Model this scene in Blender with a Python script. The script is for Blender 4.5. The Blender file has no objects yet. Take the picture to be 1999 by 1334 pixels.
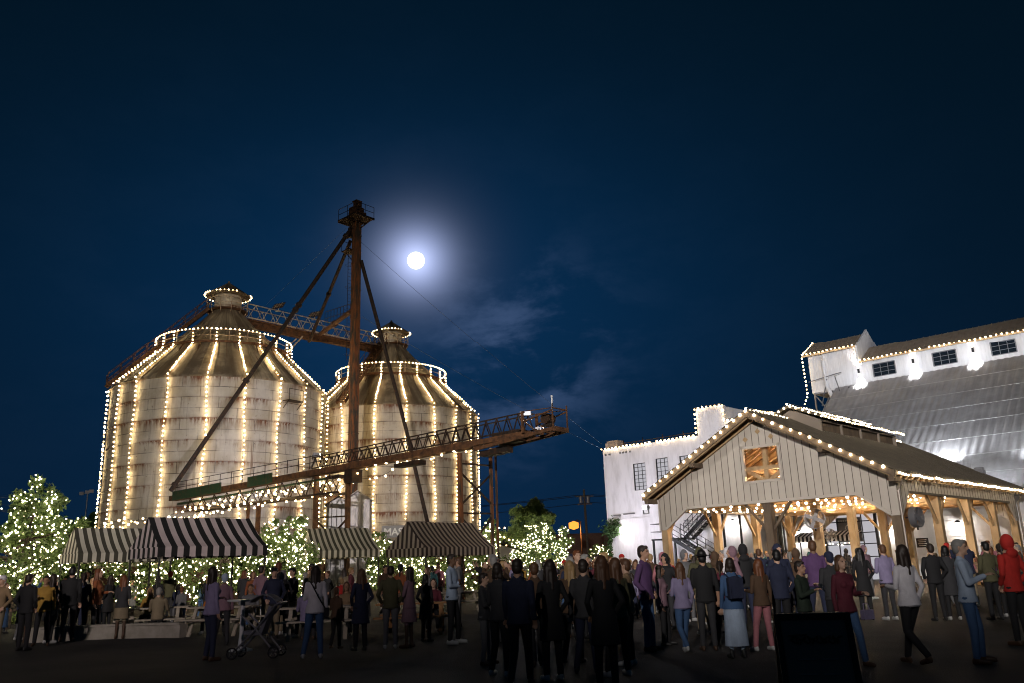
import bpy, math, random
import numpy as np
from math import sin, cos, pi, radians, sqrt, atan2, exp
from mathutils import Vector, Matrix, Quaternion
random.seed(7); np.random.seed(7)
scene = bpy.context.scene
COL = scene.collection

# ------------------------------------------------------------------ camera
CAM_H = 1.55; F_PX = 1615.7; PITCH = .2660; ROLL = .03512
cp, sp = cos(PITCH), sin(PITCH)
FW = Vector((0, cp, sp)); _U = Vector((0, -sp, cp)); _R = Vector((1, 0, 0))
RT = _R*cos(ROLL) - _U*sin(ROLL); UP = _U*cos(ROLL) + _R*sin(ROLL)
cam_d = bpy.data.cameras.new('camera'); cam = bpy.data.objects.new('camera', cam_d); COL.objects.link(cam)
cam_d.sensor_width = 36; cam_d.lens = 36*F_PX/1999; cam_d.clip_start = .1; cam_d.clip_end = 9000
m3 = Matrix((RT, UP, -FW)).transposed()
cam.matrix_world = Matrix.Translation((0, 0, CAM_H)) @ m3.to_4x4()
scene.camera = cam
def ray(px, py): return FW + RT*((px-999.5)/F_PX) + UP*((667-py)/F_PX)
def at(px, py, Y):
    d = ray(px, py); return Vector((0, 0, CAM_H)) + d*(Y/d.y)
def onz(px, py, z=0.):
    d = ray(px, py); return Vector((0, 0, CAM_H)) + d*((z-CAM_H)/d.z)

# ------------------------------------------------------------------ view + sampling
scene.view_settings.view_transform = 'Standard'; scene.view_settings.look = 'None'
scene.view_settings.exposure = 0.0; scene.view_settings.gamma = 1.0
cy = scene.cycles
cy.use_denoising = True
try: cy.denoiser = 'OPENIMAGEDENOISE'
except Exception: pass
cy.max_bounces = 5; cy.diffuse_bounces = 3; cy.glossy_bounces = 2; cy.transmission_bounces = 3; cy.transparent_max_bounces = 6
cy.caustics_reflective = False; cy.caustics_refractive = False; cy.sample_clamp_indirect = 4.0
cy.use_light_tree = True; cy.filter_width = 1.1

# ------------------------------------------------------------------ night sky
MOON = ray(812, 508).normalized()
world = bpy.data.worlds.new('World'); scene.world = world; world.use_nodes = True
nt = world.node_tree; nt.nodes.clear(); N = nt.nodes; Lk = nt.links
def wn(t, **k):
    n = N.new(t)
    for a, b in k.items(): setattr(n, a, b)
    return n
def wmath(op, a, b=None, c=None, clamp=False):
    n = wn('ShaderNodeMath', operation=op, use_clamp=clamp)
    for i, v in enumerate((a, b, c)):
        if v is None: continue
        if isinstance(v, (int, float)): n.inputs[i].default_value = v
        else: Lk.new(v, n.inputs[i])
    return n.outputs[0]
def wdot(v, d):
    n = wn('ShaderNodeVectorMath', operation='DOT_PRODUCT'); Lk.new(v, n.inputs[0]); n.inputs[1].default_value = d
    return n.outputs['Value']
def wmix(f, a, b, typ='MIX'):
    n = wn('ShaderNodeMix', data_type='RGBA', blend_type=typ)
    if isinstance(f, (int, float)): n.inputs[0].default_value = f
    else: Lk.new(f, n.inputs[0])
    for i, v in ((6, a), (7, b)):
        if isinstance(v, tuple): n.inputs[i].default_value = v + (1,)
        else: Lk.new(v, n.inputs[i])
    return n.outputs[2]
tc = wn('ShaderNodeTexCoord'); nrm = wn('ShaderNodeVectorMath', operation='NORMALIZE'); Lk.new(tc.outputs['Generated'], nrm.inputs[0]); D = nrm.outputs[0]
dm = wdot(D, MOON)
ang = wmath('ARCCOSINE', wmath('MINIMUM', dm, 0.9999999))
sep = wn('ShaderNodeSeparateXYZ'); Lk.new(D, sep.inputs[0])
elev = wmath('MAXIMUM', sep.outputs[2], 0.0)
# moonlit night sky: dark navy away from the moon, clearer blue towards it, a little brighter low down
wide = wmath('POWER', 2.718, wmath('MULTIPLY', wmath('POWER', wmath('DIVIDE', ang, 0.40), 1.7), -1.0))
vr_ = wn('ShaderNodeMapRange', interpolation_type='SMOOTHSTEP'); vr_.inputs[1].default_value = .64; vr_.inputs[2].default_value = .22; vr_.inputs[3].default_value = .22; vr_.inputs[4].default_value = 1.0; Lk.new(elev, vr_.inputs[0])
wide = wmath('MULTIPLY', wide, vr_.outputs[0])
low = wmath('POWER', 2.718, wmath('MULTIPLY', elev, -5.0))
base = wmix(wide, (.0006, .0050, .0095), (.0025, .0305, .0930))
base = wmix(wmath('MULTIPLY', low, .7), base, (.0042, .0180, .0520))
# thin cloud, drifting low and right of the moon
mp = wn('ShaderNodeMapping'); mp.inputs['Scale'].default_value = (5, 5, 10); Lk.new(D, mp.inputs[0])
nz = wn('ShaderNodeTexNoise'); nz.inputs['Scale'].default_value = 1.6; nz.inputs['Detail'].default_value = 7; nz.inputs['Roughness'].default_value = .62; nz.inputs['Distortion'].default_value = .2; Lk.new(mp.outputs[0], nz.inputs['Vector'])
cl = wn('ShaderNodeMapRange', interpolation_type='SMOOTHSTEP'); cl.inputs[1].default_value = .42; cl.inputs[2].default_value = .66; Lk.new(nz.outputs[0], cl.inputs[0])
cdir = ray(1010, 695).normalized(); ca = wmath('ARCCOSINE', wmath('MINIMUM', wdot(D, cdir), 0.9999999))
cm = wmath('POWER', 2.718, wmath('MULTIPLY', wmath('POWER', wmath('DIVIDE', ca, 0.10), 2.4), -1.0))
wid2 = wmath('MULTIPLY', wide, .05)
cmask = wmath('MULTIPLY', cl.outputs[0], wmath('ADD', cm, wid2))
base = wmix(wmath('MULTIPLY', cmask, .8), base, (.050, .090, .190))
# the corona the thin cloud makes round the moon
c1 = wmath('POWER', 2.718, wmath('MULTIPLY', wmath('POWER', wmath('DIVIDE', ang, 0.034), 1.9), -1.0))
c2 = wmath('POWER', 2.718, wmath('MULTIPLY', wmath('DIVIDE', ang, 0.022), -1.0))
col = wmix(1.0, base, wmix(c1, (0, 0, 0), (.15, .19, .37)), 'ADD')
col = wmix(1.0, col, wmix(c2, (0, 0, 0), (.75, .82, 1.15)), 'ADD')
bg = wn('ShaderNodeBackground'); Lk.new(col, bg.inputs[0]); bg.inputs[1].default_value = 1.0
out = wn('ShaderNodeOutputWorld'); Lk.new(bg.outputs[0], out.inputs[0])
# moonlight
sd = bpy.data.lights.new('moonlight', 'SUN'); sd.energy = .05; sd.angle = radians(.6); sd.color = (.75, .85, 1)
so = bpy.data.objects.new('moonlight', sd); COL.objects.link(so); so.rotation_euler = MOON.to_track_quat('Z', 'Y').to_euler()

# ------------------------------------------------------------------ materials
MATS = {}
def mat(name, color, rough=.7, metal=0., color2=None, nscale=6., ncontrast=(.35, .65), bump=0., bscale=None, emit=None, estr=0., detail=6, coat=0., stretch=None, alpha=None):
    if name in MATS: return MATS[name]
    m = bpy.data.materials.new(name); m.use_nodes = True; MATS[name] = m
    t = m.node_tree; n = t.nodes; b = n['Principled BSDF']
    b.inputs['Base Color'].default_value = tuple(color)+(1,)
    b.inputs['Roughness'].default_value = rough; b.inputs['Metallic'].default_value = metal
    if emit: b.inputs['Emission Color'].default_value = tuple(emit)+(1,); b.inputs['Emission Strength'].default_value = estr
    if color2 or bump:
        co = n.new('ShaderNodeTexCoord'); ma = n.new('ShaderNodeMapping'); t.links.new(co.outputs['Object'], ma.inputs[0])
        if stretch: ma.inputs['Scale'].default_value = stretch
        no = n.new('ShaderNodeTexNoise'); no.inputs['Scale'].default_value = nscale; no.inputs['Detail'].default_value = detail; no.inputs['Roughness'].default_value = .62
        t.links.new(ma.outputs[0], no.inputs['Vector'])
        if color2:
            r = n.new('ShaderNodeValToRGB'); r.color_ramp.elements[0].position = ncontrast[0]; r.color_ramp.elements[1].position = ncontrast[1]
            r.color_ramp.elements[0].color = tuple(color)+(1,); r.color_ramp.elements[1].color = tuple(color2)+(1,)
            t.links.new(no.outputs[0], r.inputs[0]); t.links.new(r.outputs[0], b.inputs['Base Color'])
        if bump:
            bu = n.new('ShaderNodeBump'); bu.inputs['Strength'].default_value = bump; bu.inputs['Distance'].default_value = .02
            nb = no
            if bscale:
                nb = n.new('ShaderNodeTexNoise'); nb.inputs['Scale'].default_value = bscale; nb.inputs['Detail'].default_value = 4; t.links.new(ma.outputs[0], nb.inputs['Vector'])
            t.links.new(nb.outputs[0], bu.inputs['Height']); t.links.new(bu.outputs[0], b.inputs['Normal'])
    return m
rust = mat('rusty_steel', (.050, .024, .012), .75, .15, (.17, .075, .030), 3.5, (.35, .65), .3)
darksteel = mat('dark_steel', (.028, .022, .018), .6, .4, (.085, .04, .02), 5., (.4, .7))
tower_m = mat('weathered_tower_steel', (.06, .045, .03), .7, .1, (.26, .09, .028), 1.6, (.42, .6), .3, stretch=(2, 2, .5))
palesteel = mat('pale_painted_steel', (.60, .48, .34), .6, .1, (.20, .085, .03), 5., (.45, .65))
greenpaint = mat('faded_green_paint', (.022, .065, .032), .55, .1, (.10, .06, .03), 4, (.5, .75))
white_paint = mat('white_painted_siding', (.72, .71, .74), .6, 0, (.50, .49, .51), 1.3, (.42, .8), .1, stretch=(1.5, 1.5, .4))
white_brick = mat('white_painted_brick', (.72, .70, .73), .75, 0, (.46, .44, .45), 1.5, (.45, .85), .5, 9, stretch=(1.4, 1.4, .35))
clapv = [mat('greige_barn_board_%s' % n_, c_, .65, 0, d_, 1.3, (.35, .7), .2, 30, stretch=(1, 1, .3)) for n_, c_, d_ in (('a', (.51, .46, .405), (.44, .395, .345)), ('b', (.485, .435, .38), (.42, .375, .325)), ('c', (.53, .48, .42), (.46, .41, .36)))]
clap = mat('greige_barn_siding', (.51, .46, .405), .65, 0, (.44, .395, .345), 1.1, (.35, .7), .1, 30, stretch=(1, 1, .35))
timber = mat('pale_timber', (.44, .31, .17), .7, 0, (.29, .185, .09), 3., (.35, .7), .25, 20, stretch=(1, 1, .4))
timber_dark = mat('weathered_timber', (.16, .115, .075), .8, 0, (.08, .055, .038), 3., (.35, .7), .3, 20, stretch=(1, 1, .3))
ply = mat('plywood_lining', (.50, .32, .14), .6, 0, (.40, .24, .095), 2., (.3, .7), .05)
joint_m = mat('board_joint_shade', (.085, .070, .055), .8)  # dark strips along the joints, groove shade put into their colour
roof_brown = mat('brown_metal_roofing', (.085, .068, .045), .6, .1, (.052, .042, .029), 2., (.4, .7))
roof_grey = mat('galvanised_roofing', (.33, .325, .34), .5, .2, (.21, .205, .215), .55, (.35, .7), .05)
black_metal = mat('black_metal', (.012, .012, .014), .5, .3)
glass_dark = mat('dark_window_glass', (.012, .018, .026), .12, 0)
grey_metal = mat('grey_metal', (.22, .22, .24), .45, .6)
cable_m = mat('black_cable', (.01, .01, .01), .6)
wire_m = mat('guy_wire', (.16, .2, .26), .5, .4)
ground_m = mat('asphalt', (.018, .0155, .0145), .82, 0, (.048, .041, .037), .45, (.35, .7), .8, 45)
def bulbmat(name, c, s):
    m = bpy.data.materials.new(name); m.use_nodes = True; t = m.node_tree; t.nodes.clear()
    e = t.nodes.new('ShaderNodeEmission'); e.inputs[0].default_value = c+(1,); e.inputs[1].default_value = s
    o = t.nodes.new('ShaderNodeOutputMaterial'); t.links.new(e.outputs[0], o.inputs[0]); return m
bulb_warm = bulbmat('warm_bulb_glow', (1, .74, .38), 28)
bulb_big = bulbmat('warm_bulb_glow_bright', (1, .80, .50), 30)
bulb_in = bulbmat('festoon_bulb_glow', (1, .82, .58), 24)
roof_board_m = mat('dark_roof_boards', (.20, .105, .045), .7, 0, (.13, .065, .03), 3.)
DIM = {bulb_warm.name: bulbmat('warm_bulb_glow_dim', (1, .62, .24), 10), bulb_big.name: bulbmat('warm_bulb_glow_mid', (1, .70, .36), 15), bulb_in.name: bulbmat('festoon_bulb_glow_dim', (1, .66, .34), 13)}
bulb_fairy = bulbmat('fairy_bulb_glow', (1, .85, .56), 21)
flood_lens = bulbmat('floodlight_lens_glow', (.92, .93, 1), 14)
lamp_lens = bulbmat('wall_lamp_glow', (1, .93, .85), 22)
sodium = bulbmat('sodium_lamp_glow', (1, .34, .045), 1.7)
moon_m = bulbmat('moon_glow', (.93, .96, 1), 4.0)
window_glow = bulbmat('lit_window_glow', (.85, .83, .90), .55)

# ------------------------------------------------------------------ mesh helpers
class MB:
    def __init__(s): s.v = []; s.f = []; s.mi = []; s.uv = None; s.cur = 0
    def add(s, vs, fs):
        o = len(s.v); s.v += [tuple(v) for v in vs]
        for f in fs: s.f.append(tuple(i+o for i in f)); s.mi.append(s.cur)
    def box(s, c, size, rz=0., M=None):
        x, y, z = [d/2 for d in size]; pts = [Vector((i*x, j*y, k*z)) for k in (-1, 1) for j in (-1, 1) for i in (-1, 1)]
        if M is None: M = Matrix.Rotation(rz, 3, 'Z')
        s.add([Vector(c)+M @ p for p in pts], [(0, 2, 3, 1), (4, 5, 7, 6), (0, 1, 5, 4), (2, 6, 7, 3), (0, 4, 6, 2), (1, 3, 7, 5)]); return s
    def beam(s, a, b, w, h=None, up=(0, 0, 1)):
        a = Vector(a); b = Vector(b); h = h or w; d = b-a; L = d.length
        if L < 1e-6: return s
        d.normalize(); up = Vector(up)
        if abs(d.dot(up)) > .98: up = Vector((.7, .7, 0))
        x = d.cross(up).normalized(); z = x.cross(d).normalized()
        s.box((a+b)/2, (w, L, h), M=Matrix((x, d, z)).transposed()); return s
    def tube(s, pts, r, n=8, r2=None, cap=True):
        pts = [Vector(p) for p in pts]; k = len(pts); o = len(s.v); prev = None
        for i, p in enumerate(pts):
            d = (pts[min(i+1, k-1)]-pts[max(i-1, 0)]).normalized()
            u = Vector((0, 0, 1)) if abs(d.z) < .95 else Vector((1, 0, 0))
            x = d.cross(u).normalized(); y = x.cross(d)
            rr = r if r2 is None else r+(r2-r)*i/(k-1)
            for j in range(n): s.v.append(tuple(p+(x*cos(2*pi*j/n)+y*sin(2*pi*j/n))*rr))
        for i in range(k-1):
            for j in range(n):
                s.f.append((o+i*n+j, o+i*n+(j+1) % n, o+(i+1)*n+(j+1) % n, o+(i+1)*n+j)); s.mi.append(s.cur)
        if cap:
            s.f.append(tuple(o+j for j in range(n))[::-1]); s.mi.append(s.cur)
            s.f.append(tuple(o+(k-1)*n+j for j in range(n))); s.mi.append(s.cur)
        return s
    def lathe(s, prof, c=(0, 0), n=48, a0=0., a1=2*pi, closed=True):
        o = len(s.v); k = len(prof); m = n if closed else n+1
        for r, z in prof:
            for j in range(m):
                a = a0+(a1-a0)*j/n; s.v.append((c[0]+r*cos(a), c[1]+r*sin(a), z))
        for i in range(k-1):
            for j in range(n):
                j2 = (j+1) % m if closed else j+1
                s.f.append((o+i*m+j, o+i*m+j2, o+(i+1)*m+j2, o+(i+1)*m+j)); s.mi.append(s.cur)
        return s
    def prism(s, poly, off):
        """poly: list of 3D points, extruded by vector off"""
        k = len(poly); poly = [Vector(p) for p in poly]; off = Vector(off)
        s.add(poly+[p+off for p in poly], [tuple(range(k))[::-1], tuple(range(k, 2*k))]+[(i, (i+1) % k, (i+1) % k+k, i+k) for i in range(k)]); return s
    def quad(s, a, b, c, d): s.add([a, b, c, d], [(0, 1, 2, 3)]); return s
    def ico(s, c, r, sc=(1, 1, 1)):
        t = (1+5**.5)/2; L = sqrt(1+t*t)
        vs = [(-1, t, 0), (1, t, 0), (-1, -t, 0), (1, -t, 0), (0, -1, t), (0, 1, t), (0, -1, -t), (0, 1, -t), (t, 0, -1), (t, 0, 1), (-t, 0, -1), (-t, 0, 1)]
        fs = [(0, 11, 5), (0, 5, 1), (0, 1, 7), (0, 7, 10), (0, 10, 11), (1, 5, 9), (5, 11, 4), (11, 10, 2), (10, 7, 6), (7, 1, 8), (3, 9, 4), (3, 4, 2), (3, 2, 6), (3, 6, 8), (3, 8, 9), (4, 9, 5), (2, 4, 11), (6, 2, 10), (8, 6, 7), (9, 8, 1)]
        s.add([(c[0]+v[0]/L*r*sc[0], c[1]+v[1]/L*r*sc[1], c[2]+v[2]/L*r*sc[2]) for v in vs], fs); return s
    def octa(s, c, r):
        s.add([(c[0]+r, c[1], c[2]), (c[0]-r, c[1], c[2]), (c[0], c[1]+r, c[2]), (c[0], c[1]-r, c[2]), (c[0], c[1], c[2]+r), (c[0], c[1], c[2]-r)],
              [(0, 2, 4), (2, 1, 4), (1, 3, 4), (3, 0, 4), (2, 0, 5), (1, 2, 5), (3, 1, 5), (0, 3, 5)]); return s
    def mesh(s, name, mats, org=(0, 0, 0), smooth=False):
        me = bpy.data.meshes.new(name); o = Vector(org)
        me.from_pydata([(v[0]-o.x, v[1]-o.y, v[2]-o.z) for v in s.v], [], s.f)
        for m in (mats if isinstance(mats, (list, tuple)) else [mats]): me.materials.append(m)
        if any(s.mi): me.polygons.foreach_set('material_index', s.mi)
        if smooth: me.polygons.foreach_set('use_smooth', [True]*len(me.polygons))
        me.update(); return me
    def build(s, name, mats, parent=None, smooth=False, org=None):
        """vertices are in world coordinates; parts keep their parent's origin"""
        if parent is not None: o = worldloc(parent)
        else: o = Vector(org) if org is not None else Vector((0, 0, 0))
        ob = bpy.data.objects.new(name, s.mesh(name, mats, o, smooth)); COL.objects.link(ob)
        if parent is not None: ob.parent = parent
        else: ob.location = o
        return ob
def worldloc(o):
    v = Vector(o.location)
    while o.parent: o = o.parent; v += Vector(o.location)
    return v
def tag(o, label=None, cat=None, group=None, kind=None):
    if label: o['label'] = label
    if cat: o['category'] = cat
    if group: o['group'] = group
    if kind: o['kind'] = kind
    return o
def thing(name, loc, label, cat, group=None, rz=0.):
    o = bpy.data.objects.new(name, None); COL.objects.link(o); o.location = loc; o.rotation_euler = (0, 0, rz); o.empty_display_size = .3
    return tag(o, label, cat, group)

def bulb_mesh(r, m, name='bulb'):
    b = MB(); b.ico((0, 0, 0), r); return b.mesh(name, m, smooth=True)
BULB = {}
def get_bulb(r, m):
    k = (round(r, 3), m.name)
    if k not in BULB: BULB[k] = bulb_mesh(r, m)
    return BULB[k]
def light_string(pts, label, group, r=.07, m=None, name='light_string', cable=None, cr=.012, drop=(0, 0, -.05)):
    """a cable with bulbs; every bulb a part (past 100 the rest is one part)"""
    m = m or bulb_warm; pts = [Vector(p) for p in pts]; cab = [Vector(p) for p in (cable or pts)]
    org = cab[0]; root = thing(name, org, label, 'string lights', group)
    b = MB(); off = Vector(drop)
    b.tube([p-off for p in cab], cr, 5); b.build('cable', cable_m, root)
    me = get_bulb(r, m); ps = pts; vr = random.Random(len(pts)+int(org.x*7)); alts = [me, me, get_bulb(r*.92, m), get_bulb(r*1.12, m), get_bulb(r*.9, DIM[m.name])] if m.name in DIM else [me]
    if len(ps) > 100:
        ps = pts[:100]; x = MB()
        for p in pts[100:]: x.ico(p, r)
        tag(x.build('bulb', m, root), kind='stuff')
    for p in ps:
        if len(ps) > 20 and vr.random() < .012: continue   # a dead socket
        o = bpy.data.objects.new('bulb', vr.choice(alts)); COL.objects.link(o); o.parent = root; o.location = p-org
    return root
flood_dim = bulbmat('small_floodlight_lens', (.95, .95, 1), 1.6)
def spaced(poly, step, jit=0.):
    """points every `step` along a polyline"""
    poly = [Vector(p) for p in poly]; outp = []; carry = 0.
    for a, b in zip(poly, poly[1:]):
        L = (b-a).length; t = carry
        while t < L: outp.append(a.lerp(b, t/L)); t += step
        carry = t-L
    if jit: outp = [p+Vector((random.uniform(-jit, jit), random.uniform(-jit, jit), random.uniform(-jit, jit))) for p in outp]
    return outp
def catenary(a, b, sag, n=12):
    a = Vector(a); b = Vector(b)
    return [a.lerp(b, i/n)-Vector((0, 0, sag*4*(i/n)*(1-i/n))) for i in range(n+1)]
def spot(loc, target, energy, size, color=(1, 1, 1), blend=.5, rad=.1, parent=None):
    l = bpy.data.lights.new('lamp_light', 'SPOT'); l.energy = energy; l.spot_size = size; l.spot_blend = blend; l.color = color; l.shadow_soft_size = rad
    o = bpy.data.objects.new('lamp_light', l); COL.objects.link(o)
    d = (Vector(target)-Vector(loc)); o.rotation_euler = d.to_track_quat('-Z', 'Y').to_euler()
    if parent is not None: o.parent = parent; o.location = Vector(loc)-worldloc(parent)
    else: o.location = loc
    return o

# ------------------------------------------------------------------ ground and moon
g = MB(); g.quad((-4000, -200, 0), (4000, -200, 0), (4000, 5000, 0), (-4000, 5000, 0)); tag(g.build('ground', ground_m), kind='structure')
mo = MB(); mr = 2000; mp_ = Vector((0, 0, CAM_H))+MOON*mr*1.0
uvs = []
ns, nr = 64, 32
for i in range(nr+1):
    for j in range(ns):
        th = pi*i/nr; ph = 2*pi*j/ns; uvs.append((sin(th)*cos(ph)*20.5+mp_.x, sin(th)*sin(ph)*20.5+mp_.y, cos(th)*20.5+mp_.z))
mo.add(uvs, [(i*ns+j, (i+1)*ns+j, (i+1)*ns+(j+1) % ns, i*ns+(j+1) % ns) for i in range(nr) for j in range(ns)])
tag(mo.build('moon', moon_m, smooth=True, org=mp_), 'bright full moon in the night sky right of the rusty tower', 'moon')

# ================================================================== SILOS
def silo_wall_mat():
    m = bpy.data.materials.new('whitewashed_silo_steel'); m.use_nodes = True; t = m.node_tree; n = t.nodes; L = t.links; b = n['Principled BSDF']
    uv = n.new('ShaderNodeUVMap'); uv.uv_map = 'UV'
    def noise(sc, scale, det=5, ro=.6, dist=0.):
        mp = n.new('ShaderNodeMapping'); mp.inputs['Scale'].default_value = sc; L.new(uv.outputs[0], mp.inputs[0])
        z = n.new('ShaderNodeTexNoise'); z.inputs['Scale'].default_value = scale; z.inputs['Detail'].default_value = det; z.inputs['Roughness'].default_value = ro; z.inputs['Distortion'].default_value = dist
        L.new(mp.outputs[0], z.inputs['Vector']); return z.outputs[0]
    def M(op, a, c=None, d=None, cl=False):
        x = n.new('ShaderNodeMath'); x.operation = op; x.use_clamp = cl
        for i, v in enumerate((a, c, d)):
            if v is None: continue
            if isinstance(v, (int, float)): x.inputs[i].default_value = v
            else: L.new(v, x.inputs[i])
        return x.outputs[0]
    def ramp(v, p0, p1):
        r = n.new('ShaderNodeMapRange'); r.interpolation_type = 'SMOOTHSTEP'; r.inputs[1].default_value = p0; r.inputs[2].default_value = p1; L.new(v, r.inputs[0]); return r.outputs[0]
    def mix(f, a, c):
        x = n.new('ShaderNodeMix'); x.data_type = 'RGBA'
        if isinstance(f, float): x.inputs[0].default_value = f
        else: L.new(f, x.inputs[0])
        for i, v in ((6, a), (7, c)):
            if isinstance(v, tuple): x.inputs[i].default_value = v+(1,)
            else: L.new(v, x.inputs[i])
        return x.outputs[2]
    br = n.new('ShaderNodeTexBrick'); L.new(uv.outputs[0], br.inputs[0]); br.inputs['Scale'].default_value = 1; br.inputs['Brick Width'].default_value = 2.73; br.inputs['Row Height'].default_value = .82
    br.inputs['Mortar Size'].default_value = .026; br.inputs['Mortar Smooth'].default_value = .2; br.inputs['Color1'].default_value = (.60, .54, .43, 1); br.inputs['Color2'].default_value = (.42, .36, .27, 1); br.inputs['Mortar'].default_value = (.06, .045, .035, 1)
    base = mix(ramp(noise((1, 1, 1), .55, 6), .35, .7), br.outputs[0], (.66, .61, .52))
    # grime runs
    base = mix(M('MULTIPLY', ramp(noise((2.2, .12, 1), 1.6, 6, .7), .5, .72), .55), base, (.16, .125, .085))
    # rust creeping down from each welded ring, every 1.64 m
    sx = n.new('ShaderNodeSeparateXYZ'); L.new(uv.outputs[0], sx.inputs[0])
    fr = M('FRACT', M('DIVIDE', M('SUBTRACT', sx.outputs[1], .04), 1.64))
    near = M('POWER', fr, 5.0); above = M('POWER', M('SUBTRACT', 1., fr), 26.0)
    st = ramp(noise((3.5, .35, 1), 1.5, 7, .75), .38, .62)
    big = ramp(noise((.35, .5, 1), 1., 3), .42, .66)
    f1 = M('MULTIPLY', M('ADD', near, M('MULTIPLY', M('POWER', fr, 1.6), .55)), st, None)
    f = M('ADD', f1, M('MULTIPLY', above, 1.0)); f = M('MULTIPLY', f, M('ADD', M('MULTIPLY', big, 1.1), .18), None, True)
    base = mix(f, base, mix(noise((4, 4, 1), 2.), (.085, .03, .012), (.26, .095, .03)))
    spots = ramp(noise((1.5, 1.1, 1), 2.2, 8, .8), .60, .66)
    base = mix(M('MULTIPLY', spots, .8), base, (.10, .04, .018))
    # big rusted sheets here and there
    bigr = M('MULTIPLY', ramp(noise((1.6, .10, 1), .8, 5, .7, .3), .60, .68), .7)
    base = mix(bigr, base, (.17, .085, .04))
    L.new(base, b.inputs['Base Color']); b.inputs['Roughness'].default_value = .62; b.inputs['Metallic'].default_value = .05
    bu = n.new('ShaderNodeBump'); bu.inputs['Strength'].default_value = .5; bu.inputs['Distance'].default_value = .03
    L.new(M('ADD', M('MULTIPLY', noise((1, 1, 1), .7, 3), 3.0), M('MULTIPLY', br.outputs['Fac'], -.6)), bu.inputs['Height']); L.new(bu.outputs[0], b.inputs['Normal'])
    return m
def silo_roof_mat():
    m = bpy.data.materials.new('grimy_silo_roof_steel'); m.use_nodes = True; t = m.node_tree; n = t.nodes; L = t.links; b = n['Principled BSDF']
    uv = n.new('ShaderNodeUVMap'); uv.uv_map = 'UV'
    def nz(sc, s, lo, hi, det=6):
        mp = n.new('ShaderNodeMapping'); mp.inputs['Scale'].default_value = sc; L.new(uv.outputs[0], mp.inputs[0])
        z = n.new('ShaderNodeTexNoise'); z.inputs['Scale'].default_value = s; z.inputs['Detail'].default_value = det; z.inputs['Roughness'].default_value = .65; L.new(mp.outputs[0], z.inputs['Vector'])
        r = n.new('ShaderNodeMapRange'); r.inputs[1].default_value = lo; r.inputs[2].default_value = hi; L.new(z.outputs[0], r.inputs[0]); return r.outputs[0]
    def mix(f, a, c):
        x = n.new('ShaderNodeMix'); x.data_type = 'RGBA'; L.new(f, x.inputs[0])
        for i, v in ((6, a), (7, c)):
            if isinstance(v, tuple): x.inputs[i].default_value = v+(1,)
            else: L.new(v, x.inputs[i])
        return x.outputs[2]
    c = mix(nz((1.2, .1, 1), 1.3, .35, .62), (.60, .50, .34), (.12, .085, .05))
    c = mix(nz((.3, .3, 1), 1.2, .45, .6), c, (.17, .125, .08))
    c = mix(nz((2., .15, 1), 1.5, .56, .7), c, (.13, .055, .022))
    L.new(c, b.inputs['Base Color']); b.inputs['Roughness'].default_value = .6; b.inputs['Metallic'].default_value = .1
    return m
SW = silo_wall_mat(); SR = silo_roof_mat()
def add_uv(ob, cx, cy, R, roof=False):
    me = ob.data; uvl = me.uv_layers.new(name='UV'); ox = Vector(ob.parent.location) if ob.parent else Vector((0, 0, 0))
    for p in me.polygons:
        us = []
        for li in p.loop_indices:
            v = me.vertices[me.loops[li].vertex_index].co+ox; us.append((li, atan2(v.y-cy, v.x-cx), v.z))
        mn = min(u[1] for u in us)
        for li, a, z in us:
            if a-mn > pi: a -= 2*pi
            uvl.data[li].uv = (a*R, z)
EZ, RZ, PZ = 16.48, 21.15, 20.12
R0, R2 = 8.73, 5.60
def roof_r(z):  # radius of the conical roof at height z
    if z < 22.5: return R0+.12-(z-EZ)/(22.5-EZ)*(R0+.12-2.75)
    return 2.75-(z-22.5)/(24.25-22.5)*(2.75-1.2)
def roof_z(r):
    if r > 2.75: return EZ+(R0+.12-r)/(R0+.12-2.75)*(22.5-EZ)
    return 22.5+(2.75-r)/1.55*1.75
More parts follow.
